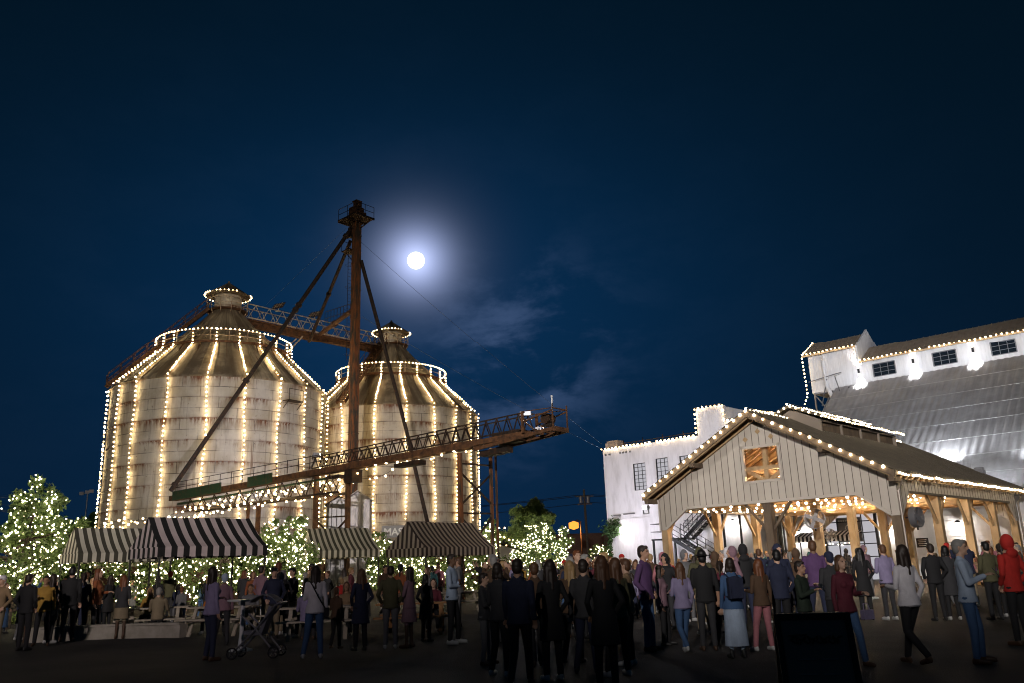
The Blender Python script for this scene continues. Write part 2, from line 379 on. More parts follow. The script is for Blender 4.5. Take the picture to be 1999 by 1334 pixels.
def make_silo(cx, cy, label, which, phase, stair_a, seed, hoops):
    rnd = random.Random(seed)
    root = thing('grain_silo', (cx, cy, 0), label, 'silo', 'twin grain silos')
    b = MB(); prof = [(R0, 0)]
    z = 0
    zs = [i*1.64 for i in range(1, 10)]
    for zz in zs:
        prof += [(R0, zz-.05), (R0+.055, zz-.045), (R0+.055, zz+.045), (R0, zz+.05)]
    prof += [(R0, EZ)]
    b.lathe(prof, (cx, cy), 96); w = b.build('wall', SW, root, smooth=False); add_uv(w, cx, cy, R0)
    for p in w.data.polygons: p.use_smooth = True
    w.data.set_sharp_from_angle(angle=radians(30)) if hasattr(w.data, 'set_sharp_from_angle') else None
    # roof with standing seams
    b = MB(); b.lathe([(R0-.05, EZ-.12), (R0+.16, EZ-.10), (R0+.14, EZ+.02), (2.75, 22.5), (1.2, 24.25)], (cx, cy), 72)
    ns = 48
    for k in range(ns):
        a = 2*pi*k/ns; d = Vector((cos(a), sin(a), 0)); c = Vector((cx, cy, 0))
        b.beam(c+d*(R0+.12)+Vector((0, 0, EZ+.04)), c+d*2.75+Vector((0, 0, 22.53)), .035, .07)
    r_ = b.build('roof', SR, root); add_uv(r_, cx, cy, 5.)
    # turret
    tz = 25.72
    b = MB(); b.lathe([(1.2, 24.15), (1.13, 24.2), (1.13, tz), (1.16, tz)], (cx, cy), 32)
    t_ = b.build('turret', SW, root, smooth=True); add_uv(t_, cx, cy, 1.2)
    b = MB(); b.lathe([(1.0, tz-.05), (1.84, tz-.02), (1.86, tz+.05), (.12, 27.0), (.10, 27.15), (0, 27.2)], (cx, cy), 32)
    c_ = b.build('turret_cap', SR, root); add_uv(c_, cx, cy, 2.)
    # lower catwalk with railing
    cwk = MB(); cwk.lathe([(R2-.75, PZ-.12), (R2+.08, PZ-.12), (R2+.10, PZ+.06), (R2-.75, PZ+.06)], (cx, cy), 72); 
    for k in range(24):
        a = 2*pi*k/24; d = Vector((cos(a), sin(a), 0)); c = Vector((cx, cy, 0))
        cwk.beam(c+d*(R2)+Vector((0, 0, PZ-.1)), c+d*(roof_r(PZ-1.0))+Vector((0, 0, PZ-1.0)), .07)
    cw = cwk.build('catwalk', rust, root)
    rl = MB()
    for h in (.5, 1.0):
        rl.tube([(cx+R2*cos(a), cy+R2*sin(a), PZ+h) for a in [2*pi*i/72 for i in range(73)]], .028, 5, cap=False)
    for k in range(24):
        a = 2*pi*(k+.5)/24; rl.beam((cx+R2*cos(a), cy+R2*sin(a), PZ), (cx+R2*cos(a), cy+R2*sin(a), PZ+1.0), .05)
    rl.build('railing', palesteel, cw)
    # turret gallery
    gz = 24.25; gr = 1.75
    g2 = MB(); g2.lathe([(1.1, gz-.05), (gr, gz-.05), (gr, gz+.04), (1.1, gz+.04)], (cx, cy), 32)
    gal = g2.build('turret_gallery', rust, root)
    rl = MB()
    for h in (.5, .98): rl.tube([(cx+gr*cos(a), cy+gr*sin(a), gz+h) for a in [2*pi*i/32 for i in range(33)]], .028, 5, cap=False)
    for k in range(12):
        a = 2*pi*k/12; rl.beam((cx+gr*cos(a), cy+gr*sin(a), gz), (cx+gr*cos(a), cy+gr*sin(a), gz+.98), .045)
        rl.beam((cx+gr*cos(a), cy+gr*sin(a), gz), (cx+1.35*cos(a), cy+1.35*sin(a), gz-.75), .045)
    rl.build('railing', palesteel, gal)
    # roof stair
    if stair_a is not None:
        d = Vector((cos(stair_a), sin(stair_a), 0)); n_ = Vector((-d.y, d.x, 0)); c = Vector((cx, cy, 0))
        lo = c+d*(R0+.35)+Vector((0, 0, EZ+.25)); hi = c+d*1.7+Vector((0, 0, 24.3))
        s_ = MB()
        for sd_ in (-.45, .45): s_.beam(lo+n_*sd_, hi+n_*sd_, .07, .32)
        for k in range(34):
            p = lo.lerp(hi, (k+.5)/34); s_.beam(p-n_*.45, p+n_*.45, .22, .04)
        st = s_.build('roof_stair', rust, root)
        r_ = MB()
        for sd_ in (-.45, .45):
            for h in (.5, 1.0): r_.tube([lo+n_*sd_+Vector((0, 0, h)), hi+n_*sd_+Vector((0, 0, h))], .028, 5)
            for k in range(9):
                p = lo.lerp(hi, k/8)+n_*sd_; r_.beam(p, p+Vector((0, 0, 1.0)), .05)
        r_.build('handrail', rust, st)
    # small bracket platform high on the wall
    if hoops:
        a = hoops; d = Vector((cos(a), sin(a), 0)); n_ = Vector((-d.y, d.x, 0)); p = Vector((cx, cy, EZ-1.6))+d*(R0+.05)
        q = MB(); q.box(p+d*.35, (.7, 1.5, .06), rz=a)
        for s_ in (-.7, .7):
            q.beam(p+n_*s_+d*.7, p+n_*s_+d*.7+Vector((0, 0, .9)), .04); q.beam(p+n_*s_+d*.7, p+n_*s_+Vector((0, 0, -.6)), .04)
        q.beam(p-n_*.7+d*.7+Vector((0, 0, .9)), p+n_*.7+d*.7+Vector((0, 0, .9)), .04)
        q.build('bracket_platform', darksteel, root)
    # rusty footing plate, stepping out at the bottom
    b = MB(); b.lathe([(R0+.02, 2.5), (R0+.22, 2.45), (R0+.26, .0)], (cx, cy), 72); b.build('footing', rust, root)
    # ---- bulbs
    base_a = atan2(-cy, -cx); side = which
    ords = ['first', 'second', 'third', 'fourth', 'fifth', 'sixth', 'seventh', 'eighth', 'ninth', 'tenth', 'eleventh', 'twelfth', 'thirteenth', 'fourteenth']
    angs = [base_a+radians(q_) for q_ in phase]
    for i, a in enumerate(angs):
        d = Vector((cos(a), sin(a), 0)); c = Vector((cx, cy, 0))
        poly = [c+d*(R2+.04)+Vector((0, 0, PZ+1.0)), c+d*(R2+.07)+Vector((0, 0, PZ-.1)), c+d*(R2+.1)+Vector((0, 0, roof_z(R2+.1)+.22)), c+d*(R0+.30)+Vector((0, 0, EZ+.10)), c+d*(R0+.20)+Vector((0, 0, EZ-.3)), c+d*(R0+.17)+Vector((0, 0, 1.6))]
        n_ = Vector((-d.y, d.x, 0)); pts = []
        ph = rnd.random()*6
        for q in spaced(poly[3:], .365): pts.append(q+n_*(.07*sin(q.z*.9+ph)+rnd.uniform(-.03, .03))+Vector((0, 0, rnd.uniform(-.03, .03))))
        for q in spaced(poly[:4], .30)[:-1]: pts.append(q+n_*rnd.uniform(-.03, .03))
        pts.sort(key=lambda v: -v.z)
        light_string(pts, 'string of warm bulbs running down the %s silo, %s from its left edge' % (side, ords[i]), 'bulb strings down the %s silo' % side, .066, cable=poly)
    ring = [Vector((cx+(R2+.02)*cos(base_a+t), cy+(R2+.02)*sin(base_a+t), RZ+.02)) for t in [radians(u) for u in np.arange(-178, 178, 3.7)]]
    light_string(sorted(ring, key=lambda v: v.y), 'ring of warm bulbs on the catwalk railing of the %s silo' % side, 'rings of bulbs on the silos', .060, cable=[Vector((cx+R2*cos(t), cy+R2*sin(t), RZ)) for t in [2*pi*i/60 for i in range(61)]], drop=(0, 0, 0))
    ring = [Vector((cx+1.99*cos(t), cy+1.99*sin(t), tz+.03)) for t in [2*pi*i/36 for i in range(32)]]
    light_string(ring, 'small ring of warm bulbs round the turret cap of the %s silo' % side, 'rings of bulbs on the silos', .055, cable=[Vector((cx+1.88*cos(t), cy+1.88*sin(t), tz)) for t in [2*pi*i/36 for i in range(37)]], drop=(0, 0, 0))
    return root
SL = (-25.18, 70.); SRc = (-12.66, 83.7)
make_silo(SL[0], SL[1], 'larger looking grain silo on the left, whitewashed and rust streaked, with a roof stair', 'left', (-88, -76, -59, -45, -26.5, -7, 11, 28.5, 46, 64, 84, 97), radians(180+32), 3, atan2(-70, 25.18)+radians(36))
make_silo(SRc[0], SRc[1], 'rust streaked whitewashed grain silo standing behind the rusty elevator tower', 'right', (-66, -48, -30, -9.5, 9, 26.5, 43.5, 60, 77, 90), radians(248), 5, None)

# ------------------------------------------------------------------ bridge between the silo turrets
def lattice(b, a, c, w, h, bays, r=.05, chord=.09, sides=(-1, 1), up=Vector((0, 0, 1))):
    a = Vector(a); c = Vector(c); d = (c-a).normalized(); n_ = d.cross(up).normalized()*(w/2); u = up*h
    for s in (-1, 1):
        b.beam(a+n_*s, c+n_*s, chord); b.beam(a+n_*s+u, c+n_*s+u, chord*.8)
    for i in range(bays):
        p = a.lerp(c, i/bays); q = a.lerp(c, (i+1)/bays); m_ = p.lerp(q, .5)
        for s in sides:
            b.beam(p+n_*s, m_+n_*s+u, r); b.beam(m_+n_*s+u, q+n_*s, r)
        b.beam(p-n_, p+n_, r)
d = (Vector((SRc[0], SRc[1], 0))-Vector((SL[0], SL[1], 0))).normalized()
A = Vector((SL[0], SL[1], 24.25))+d*1.7; B_ = Vector((SRc[0], SRc[1], 24.15))-d*1.7
n_ = Vector((-d.y, d.x, 0))
root = thing('bridge_walkway', A, 'rusty lattice walkway bridging the tops of the two silos', 'walkway')
b = MB(); lattice(b, A-Vector((0, 0, .25)), B_-Vector((0, 0, .25)), 1.3, 1.25, 11, .05, .10); b.build('lattice_frame', palesteel, root)
b = MB(); b.beam(A-Vector((0, 0, .38)), B_-Vector((0, 0, .38)), 1.1, .12)
b.beam(A-Vector((0, 0, .7)), B_-Vector((0, 0, .7)), .55, .5); b.build('trough', rust, root)
b = MB()
for t in (.38, .80):
    p = A.lerp(B_, t)-Vector((0, 0, .9)); s0 = Vector((SL[0], SL[1], 0)) if t < .5 else Vector((SRc[0], SRc[1], 0))
    dd = (p-Vector((s0.x, s0.y, p.z))).normalized(); q = s0+dd*4.9+Vector((0, 0, PZ))
    b.beam(p-n_*.5, q-n_*.9, .11); b.beam(p+n_*.5, q+n_*.9, .11); b.beam(p.lerp(q, .5)-n_*.7, p.lerp(q, .5)+n_*.7, .07)
b.build('strut', palesteel, root)
for i, t in enumerate((.20, .46)):
    p = A.lerp(B_, t)+Vector((0, 0, .95))+n_*(-.6)
    r_ = thing('solar_screen', p, ['unlit flat panel on the silo bridge, nearer the left silo turret', 'unlit flat panel on the silo bridge, beside the two slanting pipes'][i], 'panel', 'panels on the silo bridge')
    b = MB(); M_ = Matrix.Rotation(radians(-25), 3, 'Z') @ Matrix.Rotation(radians(-35), 3, 'X')
    b.box(p+Vector((0, 0, .55)), (1.25, .07, .72), M=M_); b.build('panel_face', darksteel, r_)
    b = MB(); b.beam(p, p+Vector((0, 0, .5)), .07); b.beam(p-Vector((.3, 0, 0)), p+Vector((.3, 0, 0)), .06)
    for k in range(1, 4): b.box(p+Vector((0, 0, .55))+M_ @ Vector((-.62+.31*k, -.05, 0)), (.03, .03, .74), M=M_)
    for k in range(1, 3): b.box(p+Vector((0, 0, .55))+M_ @ Vector((0, -.05, -.36+.24*k)), (1.26, .03, .03), M=M_)
    b.build('bracket', palesteel, r_)

# ------------------------------------------------------------------ elevator tower
TX, TY = -13.0, 66.
ya = radians(-41)   # site grid
gx = Vector((cos(ya), sin(ya), 0)); gy = Vector((-sin(ya), cos(ya), 0))
root = thing('elevator_tower', (TX, TY, 0), 'tall rusty grain elevator tower rising between the two silos', 'tower')
TB = Vector((TX, TY, 0))
def tp(u, v, z): return TB+gx*u+gy*v+Vector((0, 0, z))
b = MB()
for s in (-1, 1): b.box(tp(s*.18, 0, 15.6), (.31, .50, 31.2), rz=ya)
b.box(tp(0, .02, 15.6), (.09, .38, 31.1), rz=ya)
for k in range(1, 13): b.box(tp(0, 0, k*2.45), (.74, .56, .07), rz=ya)
b.build('leg_casing', tower_m, root)
b = MB(); b.box(tp(-.1, 0, 31.35), (1.05, .8, 1.3), rz=ya); b.box(tp(.05, 0, 32.25), (.5, .55, .7), rz=ya); b.box(tp(-.42, -.1, 31.9), (.5, .5, .5), rz=ya)
b.tube([tp(.5, -.3, 31.4), tp(1.0, -.3, 31.4)], .28, 10); b.box(tp(.75, -.1, 31.1), (.8, .4, .25), rz=ya); b.box(tp(0, 0, 32.63), (.6, .65, .08), rz=ya)
b.build('motor_head', rust, root)
b = MB(); b.box(tp(.35, -.35, 30.72), (2.5, 2.0, .09), rz=ya)
for u, v in ((-.6, -1.2), (1.4, -1.2), (1.4, .5)): b.beam(tp(u, v, 30.7), tp(.0, 0, 29.9), .08)
for u in (-.9, .35, 1.6): b.beam(tp(u, -1.3, 30.62), tp(u, .6, 30.62), .09, .12)
pf = b.build('platform', darksteel, root)
b = MB(); cs = [(-.85, -1.3), (1.55, -1.3), (1.55, .6)]
for h in (.5, 1.0):
    for (u0, v0), (u1, v1) in zip(cs, cs[1:]): b.beam(tp(u0, v0, 30.75+h), tp(u1, v1, 30.75+h), .035)
for u, v in cs+[(.35, -1.3), (1.55, -.35), (-.85, -.3)]: b.beam(tp(u, v, 30.75), tp(u, v, 31.75), .035)
b.build('railing', darksteel, pf)
b = MB(); b.box(tp(-.75, -.1, 28.2), (1.1, 1.0, .07), rz=ya); b.box(tp(-.6, -.1, 29.9), (.4, .45, .9), rz=ya)
for u, v in ((-1.28, -.58), (-1.28, .38), (-.3, -.58)): b.beam(tp(u, v, 28.2), tp(u, v, 29.2), .035)
b.beam(tp(-1.28, -.58, 29.2), tp(-1.28, .38, 29.2), .035); b.beam(tp(-1.28, -.58, 29.2), tp(-.3, -.58, 29.2), .035); b.beam(tp(-1.28, -.1, 28.2), tp(-.4, -.1, 27.3), .06)
b.build('side_platform', darksteel, root)
b = MB()
for s in (-.2, .2): b.beam(tp(-.85, s, 18.5), tp(-.85, s, 28.2), .03)
for k in range(30): b.beam(tp(-.85, -.2, 18.6+k*.32), tp(-.85, .2, 18.6+k*.32), .02)
for z in (19, 21, 23, 25, 27):
    b.tube([tp(-.85, 0, z)+Vector((-.38*cos(t)-.0, -.38*sin(t), 0)) for t in np.linspace(-1.6, 1.6, 7)], .012, 4); b.beam(tp(-.85, 0, z), tp(-.4, 0, z), .03)
b.build('ladder', darksteel, root)
def spout(pts, r, m=darksteel, collars=()):
    b = MB(); b.tube(pts, r, 10)
    for t in collars:
        a, c = Vector(pts[0]), Vector(pts[-1]); p = a.lerp(c, t); dd = (c-a).normalized()*.12; b.tube([p-dd, p+dd], r*1.5, 10)
    return b.build('spout_pipe', m, root)
spout([at(681, 452, 65.8), at(333, 960, 59.6)], .17, darksteel, (.02, .32, .34, .62, .98))
spout([at(684, 470, 66.2), at(603, 668, 75.)], .15, darksteel, (.5,))
spout([at(705, 508, 65.9), at(793, 840, 67.5), at(833, 1015, 67.9), at(850, 1072, 68)], .16, darksteel, ())
spout([at(684, 608, 66.), at(625, 652, 74.5)], .2, rust, (.5,))
b = MB()
p = at(634, 634, 73.2); q = at(684, 620, 66.4)
for t in np.linspace(0, 1, 9):
    x = p.lerp(q, t); b.beam(x, x+Vector((0, 0, 1.25)), .035)
for h in (.6, 1.25): b.beam(p+Vector((0, 0, h)), q+Vector((0, 0, h)), .04)
b.build('spout_railing', darksteel, root)
# guy wires from the tower to the white building
for i, (a, c, w) in enumerate([((705, 472), (1174, 868), 'from the tower top'), ((706, 617), (1175, 878), 'from halfway up the tower')]):
    b = MB(); p0 = at(a[0], a[1], 66); p1 = at(c[0], c[1], 68.8); b.tube(catenary(p0, p1, .3, 16), .012, 4)
    tag(b.build('guy_wire', wire_m, org=p0), 'thin wire crossing the night sky %s to the white building' % w, 'wire', 'wires across the sky')
b = MB(); p0 = at(520, 594, 76); p1 = at(676, 445, 66.3); b.tube([p0, p1], .011, 4)
tag(b.build('guy_wire', wire_m, org=p0), 'thin wire from a panel on the silo bridge up to the tower top', 'wire', 'wires across the sky')

# ------------------------------------------------------------------ conveyor
A = at(337, 975, 59.); Bc = at(1035, 849, 37.2); dC = (Bc-A).normalized(); up = Vector((0, 0, 1)); nC = dC.cross(up).normalized()
LC = (Bc-A).length
root = thing('grain_conveyor', (A.x, A.y, 0), 'long rusty overhead conveyor sloping past the silos with green panels at its low end', 'conveyor')
def cvp(px, off=0., dz=0.):  # point on the conveyor axis seen at pixel column px
    lo, hi = 0., 1.15
    for _ in range(40):
        m_ = (lo+hi)/2; w = A+dC*LC*m_-Vector((0, 0, CAM_H))
        x = 999.5+F_PX*w.dot(RT)/w.dot(FW)
        if x < px: lo = m_
        else: hi = m_
    return A+dC*LC*lo+nC*off+Vector((0, 0, dz))
b = MB(); e1 = cvp(945)
b.beam(A, e1, .55, .34); b.beam(cvp(930, 0, -.02), Bc, .8, .24)
b.build('trough', rust, root)
for x0, x1 in ((345, 440), (492, 540)): b = MB(); b.beam(cvp(x0, .32, .12), cvp(x1, .32, .12), .04, .62); b.build('green_panel', greenpaint, root)
b = MB()
p0 = cvp(618, .34, .2); p1 = cvp(1035, .34, .2)
nb = 24
for s in (-.34, .34):
    a_ = cvp(618, s, .22); c_ = cvp(1035, s, .22); b.beam(a_, c_, .06); b.beam(a_+up*.60, c_+up*.74, .055)
    for i in range(nb):
        t0, t1 = i/nb, (i+1)/nb; q0 = a_.lerp(c_, t0); q1 = a_.lerp(c_, t1); h0 = .60+.14*t0; h1 = .60+.14*t1
        if i % 2 == 0 or True:
            b.beam(q0, q0.lerp(q1, .45)+up*h1, .04); b.beam(q0.lerp(q1, .45)+up*h1, q1.lerp(q0, .1), .04)
b.build('lattice_frame', darksteel, root)
b = MB()
for h in (.35, .72): b.beam(cvp(345, .34, .3+h), cvp(640, .34, .2+h), .035)
for x in range(350, 640, 22): b.beam(cvp(x, .34, .2), cvp(x, .34, 1.0), .035)
b.build('handrail', darksteel, root)
b = MB()   # discharge cage at the high end
ex = at(1094, 838, 35.4); ex.z = Bc.z-.12
for s in (-.5, .5):
    o = nC*s
    b.beam(cvp(940, s, -.35), ex+o, .12, .16)
    b.beam(Bc+o, Bc+o+up*.98, .10); b.beam(ex+o, ex+o+up*1.1, .05); b.beam(Bc+o+up*.98, ex+o+up*.9, .035); b.beam(Bc+o+up*.5, ex+o+up*.82, .055)
    b.beam(Bc+o+up*.6, Bc.lerp(ex, .45)+o, .055)
b.beam(ex-nC*.5, ex+nC*.5, .14, .2); b.beam(ex-nC*.5+up*.9, ex+nC*.5+up*.9, .05)
for t in (.2, .5, .8): b.beam(Bc.lerp(ex, t)-nC*.5, Bc.lerp(ex, t)+nC*.5, .12, .1)
b.build('discharge_frame', rust, root)
b = MB(); c_ = Bc.lerp(ex, .62)+up*.55; b.tube([c_-nC*.25, c_+nC*.25], .24, 12); b.box(c_+Vector((0, 0, -.28)), (.45, .3, .1), rz=ya); b.box(Bc-dC*1.2-up*.0, (1.6, .7, .55), rz=ya)
b.build('drive_motor', darksteel, root)
b = MB(); b.beam(ex+nC*.5+up*.75, ex+nC*.5+up*1.45, .05); b.build('marker_light', mat('frosted_white_plastic', (.75, .75, .75), .4), root)
b = MB(); hp = cvp(960, 0, -.55)   # hoppers and drive boxes under the trough
b.box(hp, (1.2, .5, .25), rz=ya); b.box(cvp(985, 0, -.5), (.6, .45, .3), rz=ya); b.box(cvp(800, 0, -.42), (1.9, .5, .22), rz=ya); b.box(cvp(690, 0, -.55), (.7, .7, .7), rz=ya)
b.box(cvp(655, 0, -.45), (1.2, .45, .2), rz=ya)
b.build('hopper', darksteel, root)
b = MB()
b.beam(cvp(350, .0, -.45), cvp(660, 0, -.45), .3, .10); b.build('lower_rail', greenpaint, root)
# lattice girder below the low half
b = MB(); g0 = at(372, 1000, 57.6); g1 = at(672, 962, 46.6)
for s in (-.4, .4):
    o = nC*s; t0 = cvp(372, s, -.3); t1 = cvp(672, s, -.3)
    b.beam(g0+o, g1+o, .11)
    nb = 11
    for i in range(nb):
        q0 = g0.lerp(g1, i/nb)+o; q1 = g0.lerp(g1, (i+1)/nb)+o; m_ = t0.lerp(t1, (i+.5)/nb)
        b.beam(q0, m_, .05); b.beam(m_, q1, .05)
b.build('lower_girder', darksteel, root)
# floodlight on the conveyor end
def flood(p, target, label, energy, size, color, w=.5, h=.34, post=None, group='floodlights', lens=None):
    p = Vector(p); r_ = thing('floodlight', post or p, label, 'floodlight', group)
    dd = (Vector(target)-p).normalized(); x = dd.cross(up).normalized(); z = x.cross(dd)
    M_ = Matrix((x, dd, z)).transposed()
    b = MB(); b.box(p, (w, .16, h), M=M_); b.box(p-dd*.12, (w*.6, .1, h*.6), M=M_)
    b.beam(p-x*(w/2+.03), p-x*(w/2+.03)-up*.3, .04); b.beam(p+x*(w/2+.03), p+x*(w/2+.03)-up*.3, .04); b.beam(p-x*(w/2+.03)-up*.3, p+x*(w/2+.03)-up*.3, .04)
    if post is not None: b.beam(p-up*.3, post, .08)
    b.build('housing', grey_metal, r_)
    b = MB(); b.box(p+dd*.085, (w*.86, .02, h*.8), M=M_); b.build('lens', lens or flood_lens, r_)
    spot(p+dd*.13, target, energy, size, color, .7, .15, r_)
    return r_
pe = at(1026, 808, 37.6); flood(pe, (-1, 12, 2), 'white floodlight on a bracket at the top right end of the conveyor', 500, radians(60), (.93, .93, 1), .52, .20, post=cvp(1026, .34, .75), lens=flood_dim)
pe = at(617, 889, 48.3); flood(pe, (-18, 66, 9), 'small floodlight on a post halfway along the conveyor', 3800, radians(85), (.9, .86, 1), .35, .25, post=cvp(617, .34, .3))
# ------------------------------------------------------------------ support frames
def frame_support(label, xs, legs, braces, m=rust):
    r_ = thing('trestle', legs[0][0], label, 'steel frame', 'steel frames holding the conveyor up')
    b = MB()
    for p, q, w in legs: b.beam(p, q, w)
    b.build('leg', m, r_); b = MB()
    for p, q in braces: b.beam(p, q, .075)
    b.build('brace', darksteel, r_)
gdir = nC
def base(p): return Vector((p.x, p.y, 0))
c1 = cvp(897, 0, -.3); c1a = c1-nC*.5; 
e2 = at(957, 880, 41.5); e2.z = c1.z
pA = c1; pB = e2
frame_support('steel frame with crossed braces right of the right silo', 0, [(base(pA), pA, .19), (base(pB), pB, .13), (base(pB)+Vector((.25, .3, 0)), pB+Vector((.25, .3, .2)), .08)],
   [(pA-up*.5, pB-up*.5), (pA-up*2.85, pB-up*2.85), (pA-up*.9, pB-up*2.4), (pB-up*.9+Vector((0, 0, -.05)), pA-up*2.5), (pA-up*3, pB-up*5), (pB-up*3, pA-up*5)], tower_m)
c2 = cvp(618, 0, -.9); d2 = at(672, 962, 46.8)+Vector((0, 0, -.0)); pA = at(618, 968, 48.7); pB = at(680, 962, 46.5)
frame_support('rusty steel frame with crossed braces beside the small white shed', 0, [(base(pA), cvp(618, 0, -.2), .24), (base(pB), cvp(680, 0, -.2), .22)],
   [(pA-up*1.3, pB-up*1.3), (pA-up*1.4, pB-up*3.3), (pB-up*1.4, pA-up*3.3), (pA-up*.1, pB-up*.1)])
for i, (x, Y, w) in enumerate([(458, 53.8, 'fourth post in from the left'), (485, 52.9, 'thinner post'), (505, 52.2, 'thicker post')]):
    if i == 0: continue
    p = at(x, 985, Y); b = MB(); b.beam(base(p), p, .22 if i == 2 else .16)
    b.box(base(p)+Vector((0, 0, .03)), (.45, .45, .06)); b.box(p, (.35, .35, .05))
    tag(b.build('support_post', rust, org=base(p)), 'rusty steel post, the %s of the pair under the conveyor behind the front tent' % w, 'post', 'posts under the conveyor')

# ------------------------------------------------------------------ sheds below the tower
shed_m = mat('corroded_white_sheet', (.74, .71, .78), .6, 0, (.34, .33, .38), 1.5, (.46, .70), .15, stretch=(2.2, 2.2, .8))
def gable_shed(label, p0, w, dp, h, rise, rz, mw, mr, plain=False):
    r_ = thing('metal_shed', p0, label, 'shed', 'little sheds under the conveyor', 0)
    X = Vector((cos(rz), sin(rz), 0)); Yv = Vector((-sin(rz), cos(rz), 0)); P = Vector(p0)
    b = MB(); poly = [P-X*w/2, P+X*w/2, P+X*w/2+up*h, P+up*(h+rise), P-X*w/2+up*h]; b.prism(poly, Yv*dp)
    for k in range(1, int(w/.3)):
        x = -w/2+k*.3; hh = h+rise*(1-abs(x)/(w/2)) if True else h
        b.beam(P+X*x-Yv*.015+up*.05, P+X*x-Yv*.015+up*(hh-.06), .03, .03)
    b.build('wall', mw, r_)
    b = MB()
    for s in (-1, 1):
        e_ = P+X*s*(w/2+.14)+up*(h-.10); t_ = P+up*(h+rise+.06); 
        b.prism([e_-Yv*.12, t_-Yv*.12, t_-Yv*.12+up*.05, e_-Yv*.12+up*.05], Yv*(dp+.24))
    b.build('roof', mr, r_)
pS = at(697, 1060, 50); pS.z = 0
# floodlight added under the conveyor end to brighten the barn gable
pe = at(1052, 838, 37.2); flood(pe, (12.5, 37.0, 5.4), 'added floodlight slung under the conveyor end, aimed at the barn gable', 900, radians(70), (1, .92, .84), .22, .14, lens=flood_dim)
gable_shed('narrow white metal shed with a little gabled roof and grey stains below the tower', pS, 1.42, 1.3, 5.75, .42, radians(4), shed_m, shed_m)
pS = at(661, 1060, 51.2); pS.z = 0
gable_shed('dark grey metal shed tucked left of the white one', pS, 1.5, 1.2, 5.6, .4, radians(4), grey_metal, darksteel)

# added light pole, unseen behind the camera, to brighten barn, tents, silos and mill
fill_pole = thing('area_light_pole', (-9, -26, 0), 'added tall pole with four fill lamps, unseen behind the camera', 'light pole')
b = MB(); b.tube([(-9, -26, 0), (-9, -26, 14.6)], .14, 10, .08); b.build('pole', grey_metal, fill_pole)
b = MB(); b.beam((-10.4, -26, 14.3), (-7.6, -26, 14.3), .1); b.build('crossbar', grey_metal, fill_pole)
for i, (tg, en, sz, colr) in enumerate((((11.5, 38, 10.5), 140000, 34, (1, .93, .87)), ((-10, 29, 7.0), 26000, 30, (1, .84, .82)), ((-19, 72, 11), 88000, 32, (1, .91, .80)), ((25, 63, 19), 92000, 20, (.78, .87, 1)))):
    p = Vector((-10.2+.8*i, -25.8, 14.5)); dd = (Vector(tg)-p).normalized(); x = dd.cross(up).normalized(); M_ = Matrix((x, dd, x.cross(dd))).transposed()
    b = MB(); b.box(p, (.5, .25, .4), M=M_); hd = b.build('lamp_head', grey_metal, fill_pole)
    b = MB(); b.box(p+dd*.135, (.42, .02, .32), M=M_); b.build('lens', flood_lens, hd)
    spot(p+dd*.2, tg, en, radians(sz), colr, 1.0, .25, fill_pole)

# ================================================================== OPEN TIMBER BARN
CB = Vector((15.126, 33.554, 0)); TH = .7684
gU = Vector((-cos(TH), sin(TH), 0)); sV = Vector((sin(TH), cos(TH), 0))
def W(u, v, z=0.): return CB+gU*u+sV*v+Vector((0, 0, z))
WB, LB, H1, H2, H3, HR = 11.4, 17.0, 3.0, 3.91, 4.47, 7.72
CH, OH, OE = 1.26, .86, .324
mid = WB/2; pitch = (HR-H3)/mid
def rz_(u): return H3+pitch*(mid-abs(u-mid))     # wall top / roof underside
rzW = atan2(-gU.y, -gU.x)     # rotation of the site grid (x axis along -gU)
barn = thing('open_barn', W(mid, 0), 'open sided timber barn with board siding, gable window and strings of bulbs along its roof', 'barn')
# gable siding with a window hole, as panels between battens
def gable_wall(v, name, win=True, th=.10, inner=True):
    b = MB(); n_ = 34; us = sorted(set([0, CH*.35, CH, WB-CH, WB-CH*.35, WB, mid]+([mid-.84, mid+.84] if win else [])+[WB*i/n_ for i in range(n_+1)]))
    def bot(u):
        e = min(u, WB-u)
        if e < .35: return H1
        if e < CH+.35: return H1+(H2-H1)*(e-.35)/CH
        return H2
    us = sorted(set(us+[.35, CH+.35, WB-.35, WB-CH-.35])); us = [u for i, u in enumerate(us) if i == 0 or u-us[i-1] > 1e-4]
    for u0, u1 in zip(us, us[1:]):
        segs = [(bot(u0), bot(u1), rz_(u0), rz_(u1))]
        mu = (u0+u1)/2
        if win and abs(mu-mid) < .84: segs = [(bot(u0), bot(u1), 4.92, 4.92), (6.36, 6.36, rz_(u0), rz_(u1))]
        b.cur = int(mu/(WB/n_))*7 % 5 % 3
        for a0, a1, z0, z1 in segs: b.prism([W(u0, v, a0), W(u1, v, a1), W(u1, v, z1), W(u0, v, z0)], sV*th)
    w = b.build(name, clapv, barn)
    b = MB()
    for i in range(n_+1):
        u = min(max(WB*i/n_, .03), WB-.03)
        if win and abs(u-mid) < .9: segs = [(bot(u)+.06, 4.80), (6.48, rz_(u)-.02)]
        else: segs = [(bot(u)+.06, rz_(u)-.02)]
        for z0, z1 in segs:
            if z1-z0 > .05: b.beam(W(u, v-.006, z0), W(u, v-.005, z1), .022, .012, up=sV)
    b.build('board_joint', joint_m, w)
    return w
gw = gable_wall(0, 'gable_wall')
gable_wall(LB-.1, 'far_gable_wall', win=False)
b = MB()
for z in (4.86, 6.42): b.beam(W(mid-.95, -.03, z), W(mid+.95, -.03, z), .05, .11)
for u in (mid-.9, mid+.9): b.beam(W(u, -.03, 4.81), W(u, -.03, 6.47), .05, .11, up=gU)
